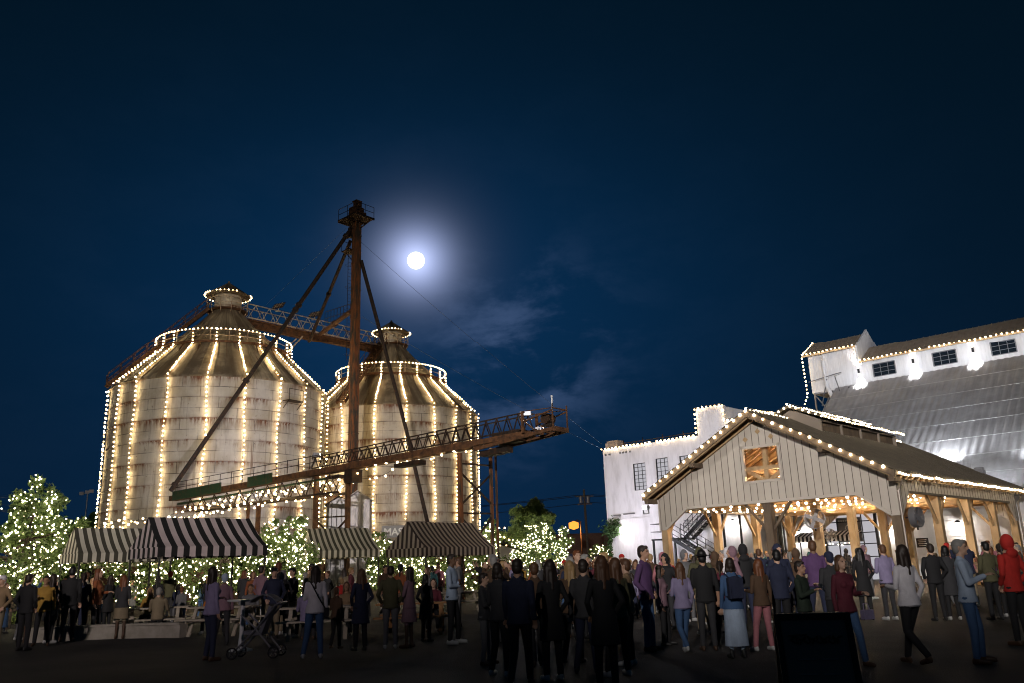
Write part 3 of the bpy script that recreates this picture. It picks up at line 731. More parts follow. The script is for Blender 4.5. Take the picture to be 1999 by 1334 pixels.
for p, q in (((.35, H1), (CH+.35, H2)), ((WB-.35, H1), (WB-CH-.35, H2)), ((CH+.35, H2), (WB-CH-.35, H2))):
    b.beam(W(p[0], -.03, p[1]+.06), W(q[0], -.03, q[1]+.06), .05, .12)
for u in (.03, WB-.03): b.beam(W(u, -.035, H1), W(u, -.035, rz_(u)-.05), .06, .08, up=gU)
b.build('gable_trim', clap, gw)
b = MB()   # three small diamond vents
for du, z in ((.65, 7.0-.12), (0, 7.18), (-.62, 6.88)):
    c_ = W(mid+du, -.035, z-.08); h_ = .13
    b.prism([c_-gU*h_, c_-up*h_, c_+gU*h_, c_+up*h_], -sV*.02)
b.build('diamond_vent', timber, gw)
# long side siding
for (u_, nm) in ((0, 'side_wall'), (WB, 'far_side_wall')):
    b = MB(); sgn = 1 if u_ == 0 else -1
    def bot2(v):
        e = min(v, LB-v); return H1 if e < .35 else (H1+(H2-H1)*(e-.35)/.95 if e < 1.3 else H2)
    vs_ = [0, .35, 1.3, LB-1.3, LB-.35, LB]
    for v0, v1 in zip(vs_, vs_[1:]): b.prism([W(u_, v0, bot2(v0)), W(u_, v1, bot2(v1)), W(u_, v1, H3), W(u_, v0, H3)], gU*.09*sgn)
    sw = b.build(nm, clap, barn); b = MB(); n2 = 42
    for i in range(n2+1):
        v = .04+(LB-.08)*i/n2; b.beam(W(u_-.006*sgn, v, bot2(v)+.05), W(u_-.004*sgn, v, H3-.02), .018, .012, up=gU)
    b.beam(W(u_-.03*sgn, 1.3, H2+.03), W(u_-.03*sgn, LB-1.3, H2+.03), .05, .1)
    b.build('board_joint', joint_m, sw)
# roof: metal sheets with ribs on boards and rafters
for sgn, nm in ((-1, 'roof'), (1, 'far_roof')):
    e_u = mid+sgn*(mid+OE); r_z = HR+.08; e_z = H3+.04
    b = MB(); b.prism([W(e_u, -OH, e_z+.1), W(mid, -OH, r_z+.1), W(mid, -OH, r_z+.2), W(e_u, -OH, e_z+.2)], sV*(LB+2*OH))
    n3 = 62
    for i in range(n3+1):
        v = -OH+.03+(LB+2*OH-.06)*i/n3; b.beam(W(e_u, v, e_z+.215), W(mid, v, r_z+.215), .04, .05)
    rf = b.build(nm, roof_brown, barn)
    b = MB(); b.prism([W(e_u, -OH+.02, e_z+.03), W(mid, -OH+.02, r_z+.03), W(mid, -OH+.02, r_z+.095), W(e_u, -OH+.02, e_z+.095)], sV*(LB+2*OH-.04)); b.build('roof_boards', roof_board_m, rf)
    b = MB()
    for i in range(30):
        v = -OH+.1+(LB+2*OH-.2)*i/29
        if .0-.12 < v < .14: v = .22
        b.beam(W(e_u, v, e_z-.05), W(mid, v, r_z-.07), .08, .17)
    b.build('rafter', timber, rf)
    b = MB(); b.prism([W(e_u, -OH-.03, e_z-.08), W(mid, -OH-.03, r_z-.12), W(mid, -OH-.03, r_z+.2), W(e_u, -OH-.03, e_z+.2)], sV*.035)
    b.beam(W(e_u, -OH, e_z+.08), W(e_u, LB+OH, e_z+.08), .04, .14); b.build('fascia', timber_dark, rf)
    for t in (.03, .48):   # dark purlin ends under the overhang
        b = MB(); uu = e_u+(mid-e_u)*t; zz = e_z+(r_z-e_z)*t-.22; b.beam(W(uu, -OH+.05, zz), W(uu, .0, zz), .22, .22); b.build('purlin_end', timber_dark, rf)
# posts, braces, beams
def post(u, v, h=3.9, w=.34, m=timber, braces=(), nm='post'):
    p_ = MB(); c0 = W(u, v); p_.box(c0+Vector((0, 0, h/2)), (w, w, h), rz=rzW); p_.box(c0+Vector((0, 0, .12)), (w+.12, w+.12, .24), rz=rzW)
    o = p_.build(nm, m, barn)
    if braces:
        q = MB()
        for d_ in braces: q.beam(c0+Vector((0, 0, 2.75))+d_*(w*.45), c0+Vector((0, 0, 3.92))+d_*1.1, .10, .12)
        q.build('knee_brace', m, o)
vs5 = [.2, 4.9, 9.0, 13.1, LB-.2]
for v in vs5:
    for u in (.2, WB-.2):
        br = []
        if v > 1: br.append(-sV)
        if v < LB-1: br.append(sV)
        if v > 12: br.append(gU if u < 1 else -gU)
        if v in (vs5[0], vs5[-1]): br = [sV if v < 1 else -sV]
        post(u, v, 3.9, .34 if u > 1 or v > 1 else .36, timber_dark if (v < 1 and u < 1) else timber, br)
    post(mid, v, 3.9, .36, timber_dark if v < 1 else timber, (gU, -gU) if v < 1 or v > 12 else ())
b = MB()
for v in vs5: b.beam(W(.15, v, 4.08), W(WB-.15, v, 4.08), .26, .34)
for u in (.24, WB-.24): b.beam(W(u, .3, 4.26), W(u, LB-.3, 4.26), .24, .3)
b.beam(W(mid, .3, 4.42), W(mid, LB-.3, 4.42), .2, .3)
b.build('tie_beam', timber, barn)
b = MB()
for v in vs5:
    vv = v+(.0 if v > 1 else .25)
    b.beam(W(mid, vv, 4.25), W(mid, vv, HR-.35), .2)
    for s in (-1, 1): b.beam(W(mid+s*.1, vv, 4.9), W(mid+s*2.2, vv, rz_(mid+2.2)-.25), .16); b.beam(W(mid+s*mid*.97, vv, rz_(.2)-.16), W(mid, vv, HR-.16), .18, .24)
b.beam(W(mid, .1, HR-.3), W(mid, LB-.1, HR-.3), .16, .3)
for s in (-1, 1): b.beam(W(mid+s*2.8, .1, rz_(mid+2.8)-.25), W(mid+s*2.8, LB-.1, rz_(mid+2.8)-.25), .16, .24)
b.beam(W(mid-1.6, .35, 5.45), W(mid+1.6, .35, 5.52), .14, .18)
b.build('roof_truss', timber, barn)
b = MB()   # plywood lining on the inside of the eaves
b.beam(W(.5, .55, 4.32), W(.5, LB-.5, 4.32), .03, .5, up=(0, 0, 1)); b.beam(W(WB-.5, .55, 4.32), W(WB-.5, LB-.5, 4.32), .03, .5)
b.prism([W(.5, LB-.45, 3.95), W(WB-.5, LB-.45, 3.95), W(WB-.5, LB-.45, 4.6), W(.5, LB-.45, 4.6)], sV*.03)
b.build('lining_board', ply, barn)
# ridge monitor
MU, MV0, MV1, MZE, MZR = 1.35, 3.6, 13.1, 7.86, 8.55
b = MB()
for s in (-1, 1):
    e_ = mid+s*(MU+.3); b.prism([W(e_, MV0-.35, MZE), W(mid, MV0-.35, MZR), W(mid, MV0-.35, MZR+.1), W(e_, MV0-.35, MZE+.1)], sV*(MV1-MV0+.7))
    for i in range(40):
        v = MV0-.3+(MV1-MV0+.6)*i/39; b.beam(W(e_, v, MZE+.11), W(mid, v, MZR+.11), .035, .04)
mon = b.build('monitor_roof', roof_brown, barn)
b = MB(); zl = rz_(mid+MU)+.2
for v in (MV0, MV1-.06):
    b.prism([W(mid-MU, v, zl), W(mid+MU, v, zl), W(mid+MU, v, MZE-.02), W(mid, v, MZR-.03), W(mid-MU, v, MZE-.02)], sV*.06)
for s in (-1, 1):
    for k in range(5): 
        v = MV0+.08+(MV1-MV0-.16)*k/4; b.beam(W(mid+s*MU, v, zl), W(mid+s*MU, v, MZE), .1)
    b.beam(W(mid+s*MU, MV0, zl+.06), W(mid+s*MU, MV1, zl+.06), .09, .14); b.beam(W(mid+s*MU, MV0, MZE-.05), W(mid+s*MU, MV1, MZE-.05), .08, .1)
b.build('monitor_frame', mat('weathered_frame', (.22, .18, .145), .7), mon)
b = MB()
for s in (-1, 1): b.beam(W(mid+s*(MU-.15), MV0+.1, (zl+MZE)/2), W(mid+s*(MU-.15), MV1-.1, (zl+MZE)/2), .03, MZE-zl-.1)
b.build('monitor_board', timber_dark, mon)
# gutter downpipes
for v, nm in ((-.08, 0), (LB+.05, 1)):
    b = MB(); b.tube([W(-.28, v, H3-.12), W(-.26, v, H3-.25), W(-.09, v, H3-.55), W(-.08, v, .1)], .05, 8); b.tube([W(-.09, v, H3-.6), W(-.09, v, H3-.5)], .065, 8)
    b.build('downpipe', mat('pale_brown_pipe', (.2, .165, .14), .4, .2), barn)
# strings on the barn
def bs(poly, step, label, r=.06, m=bulb_big, grp='bulb strings on the barn roof', jit=.01):
    pts = spaced(poly, step, jit); pts = [p-up*(.05*abs(sin(i*pi/7))) for i, p in enumerate(pts)]
    return light_string(pts, label, grp, r, m, cable=poly)
zE = H3; 
bs([W(mid, -OH-.08, HR+.22), W(-OE, -OH-.08, zE+.2)], .46, 'string of big bright bulbs down the right slope of the barn gable', .062)
bs([W(mid+.3, -OH-.08, HR+.08), W(WB+OE, -OH-.08, zE+.2)], .40, 'string of big bright bulbs down the left slope of the barn gable', .06)
bs([W(-OE-.10, -OH+.3, zE+.12), W(-OE-.10, LB+OH, zE+.12)], .30, 'dense string of bulbs along the right hand eave of the barn', .05)
bs([W(mid, -OH, HR+.34), W(mid, MV0-.4, HR+.36)], .36, 'short string of bulbs on the barn ridge in front of its raised vent', .05)
bs([W(mid, MV1+.4, HR+.36), W(mid, LB+OH, HR+.36)], .28, 'short string of bulbs on the barn ridge behind its raised vent', .05)
bs([W(mid, MV0-.35, MZR+.18), W(mid, MV1+.35, MZR+.18)], .30, 'string of bulbs along the ridge of the raised vent on the barn', .05)
bs([W(mid-MU-.34, MV0-.35, MZE+.08), W(mid-MU-.34, MV1+.35, MZE+.08)], .34, 'string of bulbs along the near eave of the raised vent on the barn', .05)
bs([W(mid+MU+.34, MV0-.35, MZE+.08), W(mid, MV0-.38, MZR+.12), W(mid-MU-.34, MV0-.35, MZE+.08)], .33, 'string of bulbs over the little front gable of the raised vent', .05)
bs([W(mid-.5, LB+OH+.05, HR-.1), W(-OE, LB+OH+.05, zE+.25)], .62, 'sparse string of bulbs down the far gable end of the barn', .05)
# festoons inside
fest = []
for k, u in enumerate((.9, 2.2, 3.5, 4.8, 6.3, 7.7, 9.1, 10.4)):
    vs_ = [.45, 4.9, 9.0, 13.1]; pts = []; cab = []
    for v0, v1 in zip(vs_, vs_[1:]):
        c_ = catenary(W(u, v0, 3.88+.02*v0), W(u, v1, 3.88+.02*v1), .05, 8); cab += c_
    pts = spaced(cab, .80, .02)
    light_string(pts, 'festoon of bulbs under the barn roof, %s row counted from the right hand posts' % ['first', 'second', 'third', 'fourth', 'fifth', 'sixth', 'seventh', 'eighth'][k], 'festoons inside the barn', .060, bulb_in, cable=cab)
# drum fans
def fan(p, aim, r, label):
    r_ = thing('drum_fan', p, label, 'fan', 'big drum fans on the barn posts'); p = Vector(p); a = Vector(aim).normalized(); x = a.cross(up).normalized(); z = x.cross(a)
    M_ = Matrix((x, a, z)).transposed()
    def ringpts(rr, off, n=28): return [p+a*off+(x*cos(2*pi*i/n)+z*sin(2*pi*i/n))*rr for i in range(n+1)]
    b = MB()
    n = 28; o = []
    for off, rr in ((-.13, r), (.13, r), (.13, r-.02), (-.13, r-.02)): o.append(ringpts(rr, off)[:-1])
    vs = sum(o, []); fs = []
    for k in range(4):
        for i in range(n): fs.append((k*n+i, k*n+(i+1) % n, ((k+1) % 4)*n+(i+1) % n, ((k+1) % 4)*n+i))
    b.add(vs, fs); b.build('drum', grey_metal, r_)
    b = MB()
    for rr in np.linspace(r*.25, r*.95, 5): b.tube(ringpts(rr, .14), .006, 4, cap=False)
    for i in range(12): t = 2*pi*i/12; b.beam(p+a*.14, p+a*.14+(x*cos(t)+z*sin(t))*r, .01)
    b.build('grille', grey_metal, r_)
    b = MB()
    for i in range(4):
        t = 2*pi*i/4+.4; q = p+(x*cos(t)+z*sin(t))*r*.5; tn = (-x*sin(t)+z*cos(t)); b.box(q, (r*.86, .02, r*.34), M=Matrix(((x*cos(t)+z*sin(t)), a, tn)).transposed())
    b.tube([p-a*.12, p+a*.06], .09, 10); b.build('blade', grey_metal, r_)
    b = MB(); b.beam(p-a*.14, p-a*.42, .06); b.beam(p-x*r-a*.0, p-x*r-up*.1, .04); b.beam(p-up*r, p-up*(r+.1), .05); b.build('bracket', black_metal, r_)
fan(W(mid-.95, 2.6, 3.2), (-.2, -1, 0), .46, 'big round drum fan hanging beside the middle post of the barn')
fan(W(-.42, .45, 2.9), (.8, -1, 0), .40, 'drum fan on the right front corner post of the barn')
fan(W(mid+1.1, 8.6, 2.6), (-.2, -1, 0), .3, 'small dark fan on the inner post left of the middle')

# ================================================================== WHITE BUILDING WITH PARAPET
wb = thing('white_building', W(24, 20), 'tall white painted building with stepped parapet, outlined in bulbs, left of the barn', 'building')
b = MB()
P_ = [(30.3, 0), (18.0, 0), (18.0, 11.40), (18.75, 11.42), (18.75, 12.67), (21.1, 12.67), (21.1, 10.65), (30.3, 10.65)]
wins = [(27.36, 26.15, 7.06, 9.18), (25.15, 24.0, 7.0, 9.35), (22.95, 21.8, 7.0, 9.3), (20.9, 19.8, 7.0, 9.3)]
# front wall in strips so that the windows are real openings
us = sorted(set([30.3, 18.0, 18.75, 21.1]+[w[0] for w in wins]+[w[1] for w in wins]))
def topz(u): return 12.67 if 18.75 < u < 21.1 else (11.4 if u < 18.75 else 10.65)
for u0, u1 in zip(us, us[1:]):
    mu = (u0+u1)/2; zt = topz(mu); segs = [(0, zt)]
    for w in wins:
        if w[1] < mu < w[0]: segs = [(0, w[2]), (w[3], zt)]
    for z0, z1 in segs: b.prism([W(u0, 20, z0), W(u1, 20, z0), W(u1, 20, z1), W(u0, 20, z1)], sV*.3)
b.prism([W(30.3, 20.3, 0), W(30.0, 20.3, 0), W(30.0, 20.3, 10.6), W(30.3, 20.3, 10.6)], sV*13)
b.prism([W(18.3, 20.3, 5), W(18.0, 20.3, 5), W(18.0, 20.3, 11.4), W(18.3, 20.3, 11.4)], sV*12)
b.prism([W(30.0, 20.3, 9.6), W(18.3, 20.3, 9.6), W(18.3, 20.3, 9.8), W(30.0, 20.3, 9.8)], sV*13)
b.prism([W(21.1, 20.3, 9.8), W(18.8, 20.3, 9.8), W(18.8, 20.3, 12.6), W(21.1, 20.3, 12.6)], sV*3.5)
b.beam(W(30.32, 19.97, 4.92), W(18, 19.97, 4.92), .05, .06)
wall_ = b.build('wall', white_brick, wb)
for (a_, c_, z0, z1) in wins:
    b = MB(); 
    for u in (a_, c_): b.beam(W(u, 20.1, z0), W(u, 20.1, z1), .09, .12, up=gU)
    for z in (z0, z1): b.beam(W(a_, 20.1, z), W(c_, 20.1, z), .12, .09)
    for k in range(1, 3): b.beam(W(a_+(c_-a_)*k/3, 20.12, z0), W(a_+(c_-a_)*k/3, 20.12, z1), .035, .04, up=gU)
    for k in range(1, 7): b.beam(W(a_, 20.12, z0+(z1-z0)*k/7), W(c_, 20.12, z0+(z1-z0)*k/7), .04, .035)
    f_ = b.build('window', black_metal, wb)
    b = MB(); b.prism([W(a_, 20.17, z0), W(c_, 20.17, z0), W(c_, 20.17, z1), W(a_, 20.17, z1)], sV*.02); b.build('pane', window_glow, f_)
b = MB()   # small wall details: vents, scuppers, louvres
for (u0, u1, z) in ((29.6, 28.9, 5.25), (28.6, 27.5, 5.3), (20, 19.4, 8)): b.beam(W(u0, 19.97, z), W(u1, 19.97, z), .06, .10)
b.box(W(24.9, 19.95, 5.15), (.16, .12, .45), rz=rzW)
for k in range(4): b.beam(W(22.95, 19.95, 4.1+k*.12), W(22.4, 19.95, 4.1+k*.12), .08, .05)
for u in (30.0, 29.6, 28.5, 28.2, 27.9, 27.5): b.box(W(u, 19.97, 10.2), (.16, .08, .14), rz=rzW)
b.build('wall_fitting', grey_metal, wb)
def wall_lamp(p, label, out, e=260, r=.2, col=(1, .93, .82)):
    r_ = thing('wall_lamp', p, label, 'lamp', 'lamps on the white wall'); p = Vector(p); o_ = Vector(out)
    b = MB(); b.beam(p, p+o_*.28+up*.05, .06); b.lathe([(.03, p.z+.12), (.17, p.z+.02), (.18, p.z-.03)], ((p+o_*.3).x, (p+o_*.3).y), 14); b.build('shade', black_metal, r_)
    b = MB(); b.ico(p+o_*.3-up*.08, r*.55); b.build('bulb', lamp_lens, r_, smooth=True)
    l = bpy.data.lights.new('lamp_light', 'POINT'); l.energy = e; l.color = col; l.shadow_soft_size = .14; o = bpy.data.objects.new('lamp_light', l); COL.objects.link(o); o.parent = r_; o.location = o_*.35-up*.28
    return r_
wall_lamp(W(28.6, 20, 4.15), 'round glowing lamp low on the far left of the white building', -sV, 110, .5)
wall_lamp(W(18.75, 20, 4.2), 'bright lamp on the white wall behind the outdoor stair', -sV, 160)
wall_lamp(W(13.9, 20, 3.2), 'lamp on the white wall just left of the big glazed door', -sV, 130)
wall_lamp(W(8.0, 20, 3.2), 'lamp on the white wall just right of the big glazed door', -sV, 130)
wall_lamp(W(3.9, 20, 3.2), 'lamp on the white wall seen between the right hand barn posts', -sV, 90)
# uplights added out of sight on the ground to brighten the white wall
flood(W(27.5, 12.6, .6), W(26.9, 20, 8.2), 'added uplight on the ground washing the left part of the white building', 2300, radians(100), (.90, .87, 1), post=W(27.5, 12.6, 0), group='added uplights by the white building')
flood(W(21.6, 12.6, .6), W(22.0, 20, 9.5), 'added uplight on the ground washing the middle of the white building', 2000, radians(100), (.88, .88, 1), post=W(21.6, 12.6, 0), group='added uplights by the white building')
# rooftop plant
b = MB(); q = at(1200, 853, 70.5); b.box(Vector((q.x, q.y, 10.6)), (1.3, 1.1, 1.6), rz=rzW); b.box(Vector((q.x, q.y, 11.5)), (1.1, .9, .15), rz=rzW)
for k in range(4): b.box(Vector((q.x, q.y, 10.3+k*.35))-sV*.57, (1.1, .04, .06), rz=rzW)
tag(b.build('rooftop_unit', mat('beige_cabinet_metal', (.5, .42, .38), .5, .2), org=(q.x, q.y, 9.8)), 'pale rooftop unit on the left end of the white building roof', 'air unit')
b = MB()
for k in range(12):
    p = W(29-k*.65, 21.2, 9.8); b.beam(p, p+up*(1.35+.25*(k % 3 == 0)), .05)
for z in (10.85, 11.15): b.beam(W(29, 21.2, z), W(21.5, 21.2, z), .05)
tag(b.build('roof_railing', darksteel, org=W(25, 21.2, 9.8)), 'dark roof railing behind the parapet of the white building', 'railing')
wl = 'strings outlining the white building'
bs([W(30.35, 19.9, 10.72), W(21.15, 19.9, 10.72)], .37, 'string of bulbs along the long low parapet of the white building', .075, bulb_warm, wl)
bs([W(21.2, 19.9, 10.9), W(21.15, 19.9, 12.73), W(18.75, 19.9, 12.73), W(18.72, 19.9, 11.5), W(17.6, 19.9, 11.45)], .36, 'string of bulbs stepping over the tower part of the white parapet', .075, bulb_warm, wl)
# creeper on the wall
# ---- low wall of the mill behind the barn with the glazed door
mill = thing('grain_mill', W(8, 20), 'huge mill building with corrugated sloping roof and lit white clerestory', 'building')
b = MB(); dr = (12.1, 8.85, 0.0, 4.15)
for (u0, u1, z0, z1) in ((18.0, dr[0], 0, 5.0), (dr[0], dr[1], dr[3], 5.0), (dr[1], -9, 0, 5.0)):
    b.prism([W(u0, 20, z0), W(u1, 20, z0), W(u1, 20, z1), W(u0, 20, z1)], sV*.25)
for k in range(1, 16): b.beam(W(8.8, 19.985, k*.3), W(-9, 19.985, k*.3), .02, .012)
b.build('lower_wall', white_paint, mill)
b = MB()
b.beam(W(dr[0]+.08, 19.93, 0), W(dr[0]+.08, 19.93, 4.2), .16, .16, up=gU); b.beam(W(dr[1]-.1, 19.93, 0), W(dr[1]-.1, 19.93, 4.2), .2, .16, up=gU)
for z in (4.15, 3.62, 2.9, 2.2, 1.4, .6): b.beam(W(dr[0], 19.96, z), W(dr[1], 19.96, z), .06, .06)
for k in range(1, 4): b.beam(W(dr[0]+(dr[1]-dr[0])*k/4, 19.96, 0), W(dr[0]+(dr[1]-dr[0])*k/4, 19.96, 4.15), .06, .06, up=gU)
gd = b.build('glazed_door', black_metal, mill)
b = MB(); b.prism([W(dr[0], 20.12, 0), W(dr[1], 20.12, 0), W(dr[1], 20.12, 4.15), W(dr[0], 20.12, 4.15)], sV*.02); b.build('pane', window_glow, gd)
b = MB(); b.prism([W(11.35, 20.02, 2.35), W(9.75, 20.02, 2.35), W(9.75, 20.02, 3.9), W(11.35, 20.02, 3.9)], sV*.03); bn = b.build('hanging_board', mat('grey_banner', (.16, .16, .18), .7), gd)
b = MB()   # the ornament on the board: a bar of blocks over a wreath ring
for k in range(9): b.box(W(11.15-k*.15, 20.0, 3.68), (.09, .02, .13), rz=rzW)
for i in range(14):
    t = 2*pi*i/14; b.box(W(10.55, 20.0, 3.2)+gU*.22*cos(t)+up*.22*sin(t), (.07, .02, .07), rz=rzW)
for k in range(7): b.box(W(11.0-k*.15, 20.0, 2.62), (.1, .02, .07), rz=rzW)
b.build('board_ornament', mat('pale_lettering', (.6, .6, .6), .6), bn)
# big corrugated slope
RU0, RU1, RV0, RV1, RZ0, RZ1 = 15.5, -9., 19.5, 33., 4.75, 15.05
b = MB(); L_ = int((RU0-RU1)/.13); prof = []
sl = Vector((0, 0, 0)); e = (W(0, RV1, RZ1)-W(0, RV0, RZ0)); en = e.normalized(); rn = gU.cross(en); rn = rn if rn.z > 0 else -rn
pat = [0, 0, .035, .035]
vs = []; cols = L_+1; rows = 8
for j in range(rows):
    t0, t1 = j/rows, (j+1)/rows+.004; lift = .006*(j % 2)+.012*(rows-j)*.0
    o = len(vs)
    for t, lf in ((t0, .012), (t1, .0)):
        for i in range(cols):
            u = RU0-i*.13; vs.append(W(u, RV0, RZ0)+e*min(t, 1)+rn*(pat[i % 4]+lf))
    for i in range(cols-1): b.f.append((o+i, o+i+1, o+cols+i+1, o+cols+i)); b.mi.append(0)
b.v = [tuple(v) for v in vs]
b.prism([W(RU0, RV0, RZ0-.2), W(RU1, RV0, RZ0-.2), W(RU1, RV1, RZ1-.2), W(RU0, RV1, RZ1-.2)], -up*.1)
bigroof = b.build('sloping_roof', roof_grey, mill)
b = MB()
for j in range(1, rows): 
    p0 = W(RU0, RV0, RZ0)+e*j/rows+rn*.05; p1 = W(RU1, RV0, RZ0)+e*j/rows+rn*.05; b.beam(p0, p1, .05, .012, up=rn)
b.build('sheet_lap', mat('bright_sheet_lap', (.5, .5, .52), .4, .4), bigroof)
# gable end wall of the mill under the slope
b = MB(); b.prism([W(RU0-.1, RV0+.3, 0), W(RU0-.1, RV1, 0), W(RU0-.1, RV1, RZ1-.35), W(RU0-.1, RV0+.3, RZ0-.25)], -gU*.2); b.build('end_wall', roof_brown, mill)
# clerestory
b = MB(); cu0, cu1 = 17.55, -9.
cw_ = [(12.25, 10.5), (7.65, 5.95), (3.55, 1.9), (-.8, -2.4)]
segs = [cu0]+[x for w in cw_ for x in w]+[cu1]
for i, (u0, u1) in enumerate(zip(segs, segs[1:])):
    if i % 2 == 0: b.prism([W(u0, 33, 14.9), W(u1, 33, 14.9), W(u1, 33, 16.75), W(u0, 33, 16.75)], sV*.2)
    else:
        b.prism([W(u0, 33, 14.9), W(u1, 33, 14.9), W(u1, 33, 15.38), W(u0, 33, 15.38)], sV*.2); b.prism([W(u0, 33, 16.42), W(u1, 33, 16.42), W(u1, 33, 16.75), W(u0, 33, 16.75)], sV*.2)
b.prism([W(cu0, 33, 16.75), W(13.2, 33, 16.75), W(13.2, 33, 18.12), W(cu0, 33, 18.12)], sV*.2)
b.prism([W(cu0, 33.2, 14.9), W(cu0-.2, 33.2, 14.9), W(cu0-.2, 33.2, 18.1), W(cu0, 33.2, 18.1)], sV*4); b.prism([W(cu0, 33.0, 18.12), W(cu0, 37.2, 18.12), W(cu0, 35.1, 19.5)], -gU*.2)
b.prism([W(cu0, 33.2, 14.85), W(15.6, 33.2, 14.85), W(15.6, 33.2, 14.95), W(cu0, 33.2, 14.95)], sV*4)
k = cu0-.1
while k > cu1:
    z1 = 18.1 if k > 13.3 else 16.72
    if not any(w[1]-.05 < k < w[0]+.05 for w in cw_): b.beam(W(k, 32.99, 15.0), W(k, 32.99, z1), .025, .025, up=gU)
    k -= .3
b.build('clerestory_wall', white_paint, mill)
for (u0, u1) in cw_:
    b = MB()
    for u in (u0, u1): b.beam(W(u, 33.02, 15.38), W(u, 33.02, 16.42), .06, .08, up=gU)
    for z in (15.38, 16.42): b.beam(W(u0, 33.02, z), W(u1, 33.02, z), .08, .06)
    for k in (1, 2): b.beam(W(u0+(u1-u0)*k/3, 33.03, 15.38), W(u0+(u1-u0)*k/3, 33.03, 16.42), .03, .035, up=gU)
    for k in (1, 2): b.beam(W(u0, 33.03, 15.38+1.04*k/3), W(u1, 33.03, 15.38+1.04*k/3), .03, .03)
    w_ = b.build('window', grey_metal, mill)
    b = MB(); b.prism([W(u0, 33.07, 15.38), W(u1, 33.07, 15.38), W(u1, 33.07, 16.42), W(u0, 33.07, 16.42)], sV*.03); b.build('pane', glass_dark, w_)
b = MB()
def slope_roof(b, u0, u1, v0, v1, z0, z1, th=.12):
    b.prism([W(u0, v0, z0), W(u1, v0, z0), W(u1, v1, z1), W(u0, v1, z1)], up*th)
    n = int(abs(u0-u1)/.45)
    for i in range(n+1): u = u0+(u1-u0)*i/n; b.beam(W(u, v0, z0+th+.02), W(u, v1, z1+th+.02), .04, .05)
slope_roof(b, 13.15, cu1, 32.65, 35.1, 16.68, 18.25); b.prism([W(13.15, 35.1, 18.2), W(cu1, 35.1, 18.2), W(cu1, 37.6, 16.7), W(13.15, 37.6, 16.7)], up*.12)
slope_roof(b, cu0+.3, 13.2, 32.6, 35.1, 18.05, 19.6); b.prism([W(cu0+.3, 35.1, 19.6), W(13.2, 35.1, 19.6), W(13.2, 37.6, 18.1), W(cu0+.3, 37.6, 18.1)], up*.12)
b.build('clerestory_roof', mat('tan_standing_seam_roof', (.34, .27, .20), .6, .0, (.26, .20, .15), 2.), mill)
b = MB(); b.prism([W(13.22, 32.45, 16.9), W(13.22, 32.45, 18.15), W(13.22, 35.1, 20.05), W(13.22, 37.75, 18.15), W(13.22, 37.75, 16.9)], -gU*.15); b.build('gable_fin', white_paint, mill)
b = MB()   # lattice legs and the pipe under the head house
for u, v in ((17.4, 33.1), (15.9, 33.1), (17.4, 36.8), (15.9, 36.8)): b.beam(W(u, v, 9.), W(u, v, 14.95), .12)
for z0, z1 in ((10.2, 12.5), (12.5, 14.8)):
    b.beam(W(17.4, 33.1, z0), W(15.9, 33.1, z1), .09); b.beam(W(15.9, 33.1, z0), W(17.4, 33.1, z1), .09); b.beam(W(17.4, 33.1, z1), W(15.9, 33.1, z1), .08); b.beam(W(17.4, 33.1, z0), W(17.4, 36.8, z1), .09)
b.beam(W(15.6, 32.95, 12.0), W(14.2, 32.6, 14.9), .08)
b.build('lattice_leg', grey_metal, mill)
b = MB(); b.tube([W(16.1, 32.7, 17.75), W(16.1, 32.55, 17.4), W(16.0, 32.5, 15.2), W(15.6, 32.5, 14.0)], .17, 10); 
b.build('duct_pipe', white_paint, mill)
b = MB()
for a_, c_ in (((17.5, 15.8), (14.6, 16.15)), ((16.6, 13.6), (15.9, 15.8)), ((14.8, 13.9), (15.2, 15.9))): b.beam(W(a_[0], 32.4, a_[1]), W(c_[0], 32.4, c_[1]), .06)
b.build('pipe_brace', grey_metal, mill)
# clerestory up/down lamps
for i, u in enumerate((13.35, 9.05, 4.72, .35)):
    p = W(u, 32.80, 16.05); r_ = thing('wall_lamp', p, 'up and down lamp on the mill clerestory, %s' % ['below the white gable fin', 'between the first and second windows', 'between the second and third windows', 'right of the third window'][i], 'lamp', 'up and down lamps on the clerestory')
    b = MB(); b.tube([p-up*.22, p+up*.22], .085, 10); b.beam(p, p+sV*.2, .05); b.build('housing', black_metal, r_)
    b = MB(); b.tube([p-up*.235, p-up*.222], .07, 10); b.tube([p+up*.222, p+up*.235], .07, 10); b.build('lens', lamp_lens, r_)
    spot(p-up*.26, p-up*2+sV*.25, 900, radians(74), (1, .98, .97), .6, .06, r_)
    spot(p+up*.26, p+up*2+sV*.25, 420, radians(82), (1, .97, .95), .6, .06, r_)
    spot(p-up*.1-sV*.9, p-up*.6+sV*.6, 25, radians(155), (.86, .92, 1), .9, .2, r_)  # added fill spot without a fixture, brightens the clerestory wall
ml = 'strings outlining the mill roof'
bs([W(13.0, 32.5, 16.88), W(cu1, 32.5, 16.88)], .36, 'long string of bulbs under the clerestory roof edge of the mill', .06, bulb_warm, ml)
bs([W(cu0+.2, 32.45, 18.27), W(13.35, 32.45, 18.27), W(13.35, 32.4, 16.95)], .36, 'string of bulbs under the head house roof edge', .06, bulb_warm, ml)
bs([W(cu0+.35, 35.1, 19.75), W(cu0+.4, 32.7, 18.3), W(cu0+.3, 32.7, 14.8), W(cu0+.9, 32.4, 13.2), W(cu0+2.1, 31.5, 12.0), W(18.6, 24.8, 11.6)], .34, 'string of bulbs hanging from the head house peak down to the white parapet', .07, bulb_warm, ml)
bs([W(18.2, 24.0, 12.6), W(18.6, 29.0, 12.9), W(19.5, 33, 13.3)], .42, 'short string of bulbs swinging between roofs behind the barn peak', .06, bulb_warm, ml)
